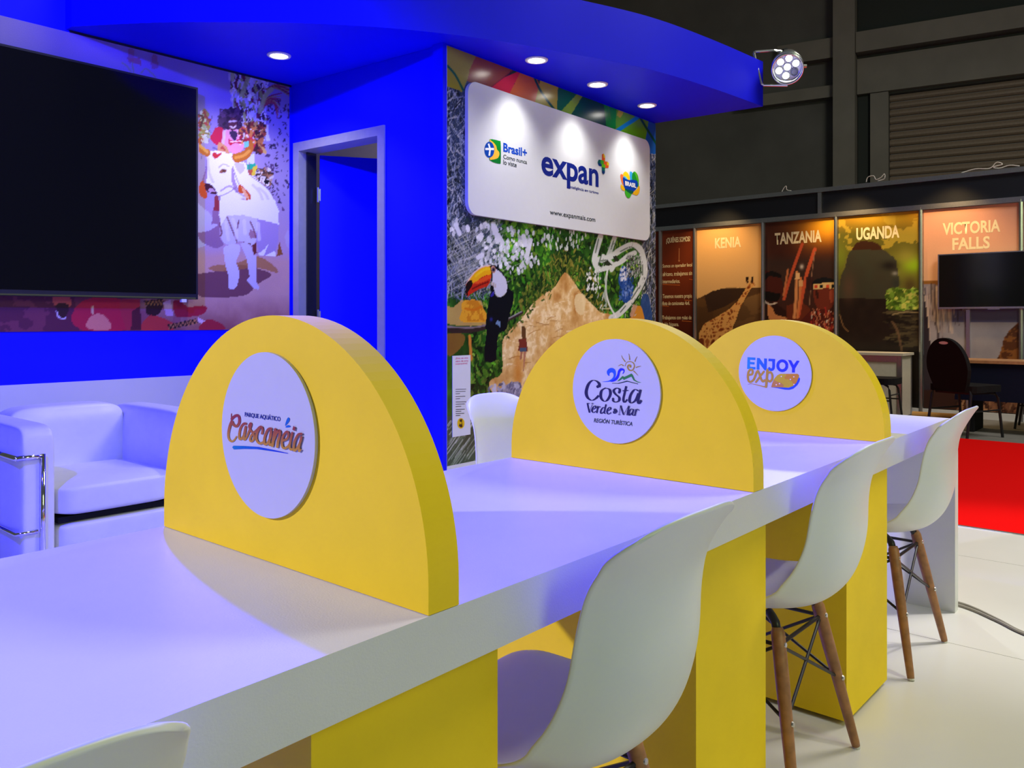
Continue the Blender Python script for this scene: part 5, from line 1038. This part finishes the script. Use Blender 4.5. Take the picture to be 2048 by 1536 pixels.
# ------------------------------------------------------------------ cube armchair
so = thing('armchair', 'white leather cube armchair with chrome tube frame below the television', 'armchair', (1.65, 4.1, 0))
SX0, SX1, SX2, SX3, SY0, SY1, SY2, SZ = 1.225, 1.375, 1.905, 2.055, 3.70, 4.26, 4.46, .69
def cush(name, x0, x1, y0, y1, z0, z1, bev=.022, puff=.012, parent=so):
    b = NB(); box(b, x0, x1, y0, y1, z0, z1)
    bmesh.ops.subdivide_edges(b, edges=b.edges, cuts=7, use_grid_fill=True)
    c0 = Vector(((x0+x1)/2, (y0+y1)/2, (z0+z1)/2)); hs = Vector((x1-x0, y1-y0, z1-z0))/2
    rs = random.Random(hash((x0, z0)) % 999)
    for v in b.verts:
        q_ = [(v.co[i]-c0[i])/hs[i] for i in range(3)]
        for i in range(3):
            if abs(abs(q_[i])-1) < 1e-4:
                j, k_ = (i+1) % 3, (i+2) % 3; v.co[i] += math.copysign(puff*(1-q_[j]**4)*(1-q_[k_]**4), q_[i])
        for i in range(3):
            rr = [abs(x) for x in q_]
        ne = sum(1 for x in q_ if abs(abs(x)-1) < 1e-4)
        if ne >= 2:
            for i in range(3):
                if abs(abs(q_[i])-1) < 1e-4: v.co[i] -= math.copysign(bev*.35*(ne-1), q_[i])
    o = obj(name, b, M['leather'], parent, smooth=True); s_ = o.modifiers.new('soft', 'SUBSURF'); s_.levels = 1; s_.render_levels = 2
    return o
cush('arm_cushion', SX0, SX1-.002, SY0, SY2, .06, SZ, .02, .004)
cush('arm_cushion', SX2+.002, SX3, SY0, SY2, .06, SZ, .03)
cush('back_cushion', SX1+.002, SX2-.002, SY1, SY2+.03, .30, .705, .035, .012)
cush('seat_cushion', SX1+.002, SX2-.002, SY0-.005, SY1-.004, .295, .435, .03, .012)
cush('seat_base', SX1+.002, SX2-.002, SY0+.01, SY1-.004, .09, .272, .02, .004)
b = NB(); box(b, SX1+.01, SX2-.01, SY0+.03, SY2, .272, .295); obj('base_board', b, M['black_fabric'], so)
TR = .0105
for sgn, xo in ((1, SX0-.012), (-1, SX3+.012)):
    x_in = xo+sgn*.098
    b = NB(); tube(b, [(xo, SY2+.01, .571), (xo, SY0-.012, .571)], TR, 12); tube(b, [(xo, SY0-.012, .571), (x_in, SY0-.012, .571)], TR, 12)
    obj('frame_tube', b, M['chrome'], so, smooth=True)
    b = NB(); tube(b, [(x_in, SY0-.012, .58), (x_in, SY0-.012, .0)], TR, 12); obj('frame_tube', b, M['chrome'], so, smooth=True)
    b = NB(); tube(b, [(xo, SY2+.01, .265), (xo, SY0-.012, .265), (x_in-sgn*.02, SY0-.012, .265)], TR*.8, 12); obj('frame_tube', b, M['chrome'], so, smooth=True)
    b = NB(); tube(b, [(x_in, SY2+.045, .58), (x_in, SY2+.045, .0)], TR, 12); obj('frame_tube', b, M['chrome'], so, smooth=True)

# ------------------------------------------------------------------ cables on the floor
for lb, dx in (('flat grey cable trailing from the counter end over the floor', 0.), ('second grey cable beside it on the white floor at the counter end', .03)):
    P_ = [(3.63+dx, .98, .006), (3.62+dx, .80, .006), (3.53+dx*.6, .66, .006), (3.445+dx*.4, .56, .006), (3.37+dx*.7, .40, .006), (3.30+dx, .1, .006)]
    b = NB(); tube(b, [Vector(p) for p in catmull(P_, 6)], .005, 8); tag(obj('floor_cable', b, M['cable'], smooth=True), lb, 'cable', 'cables on the floor')
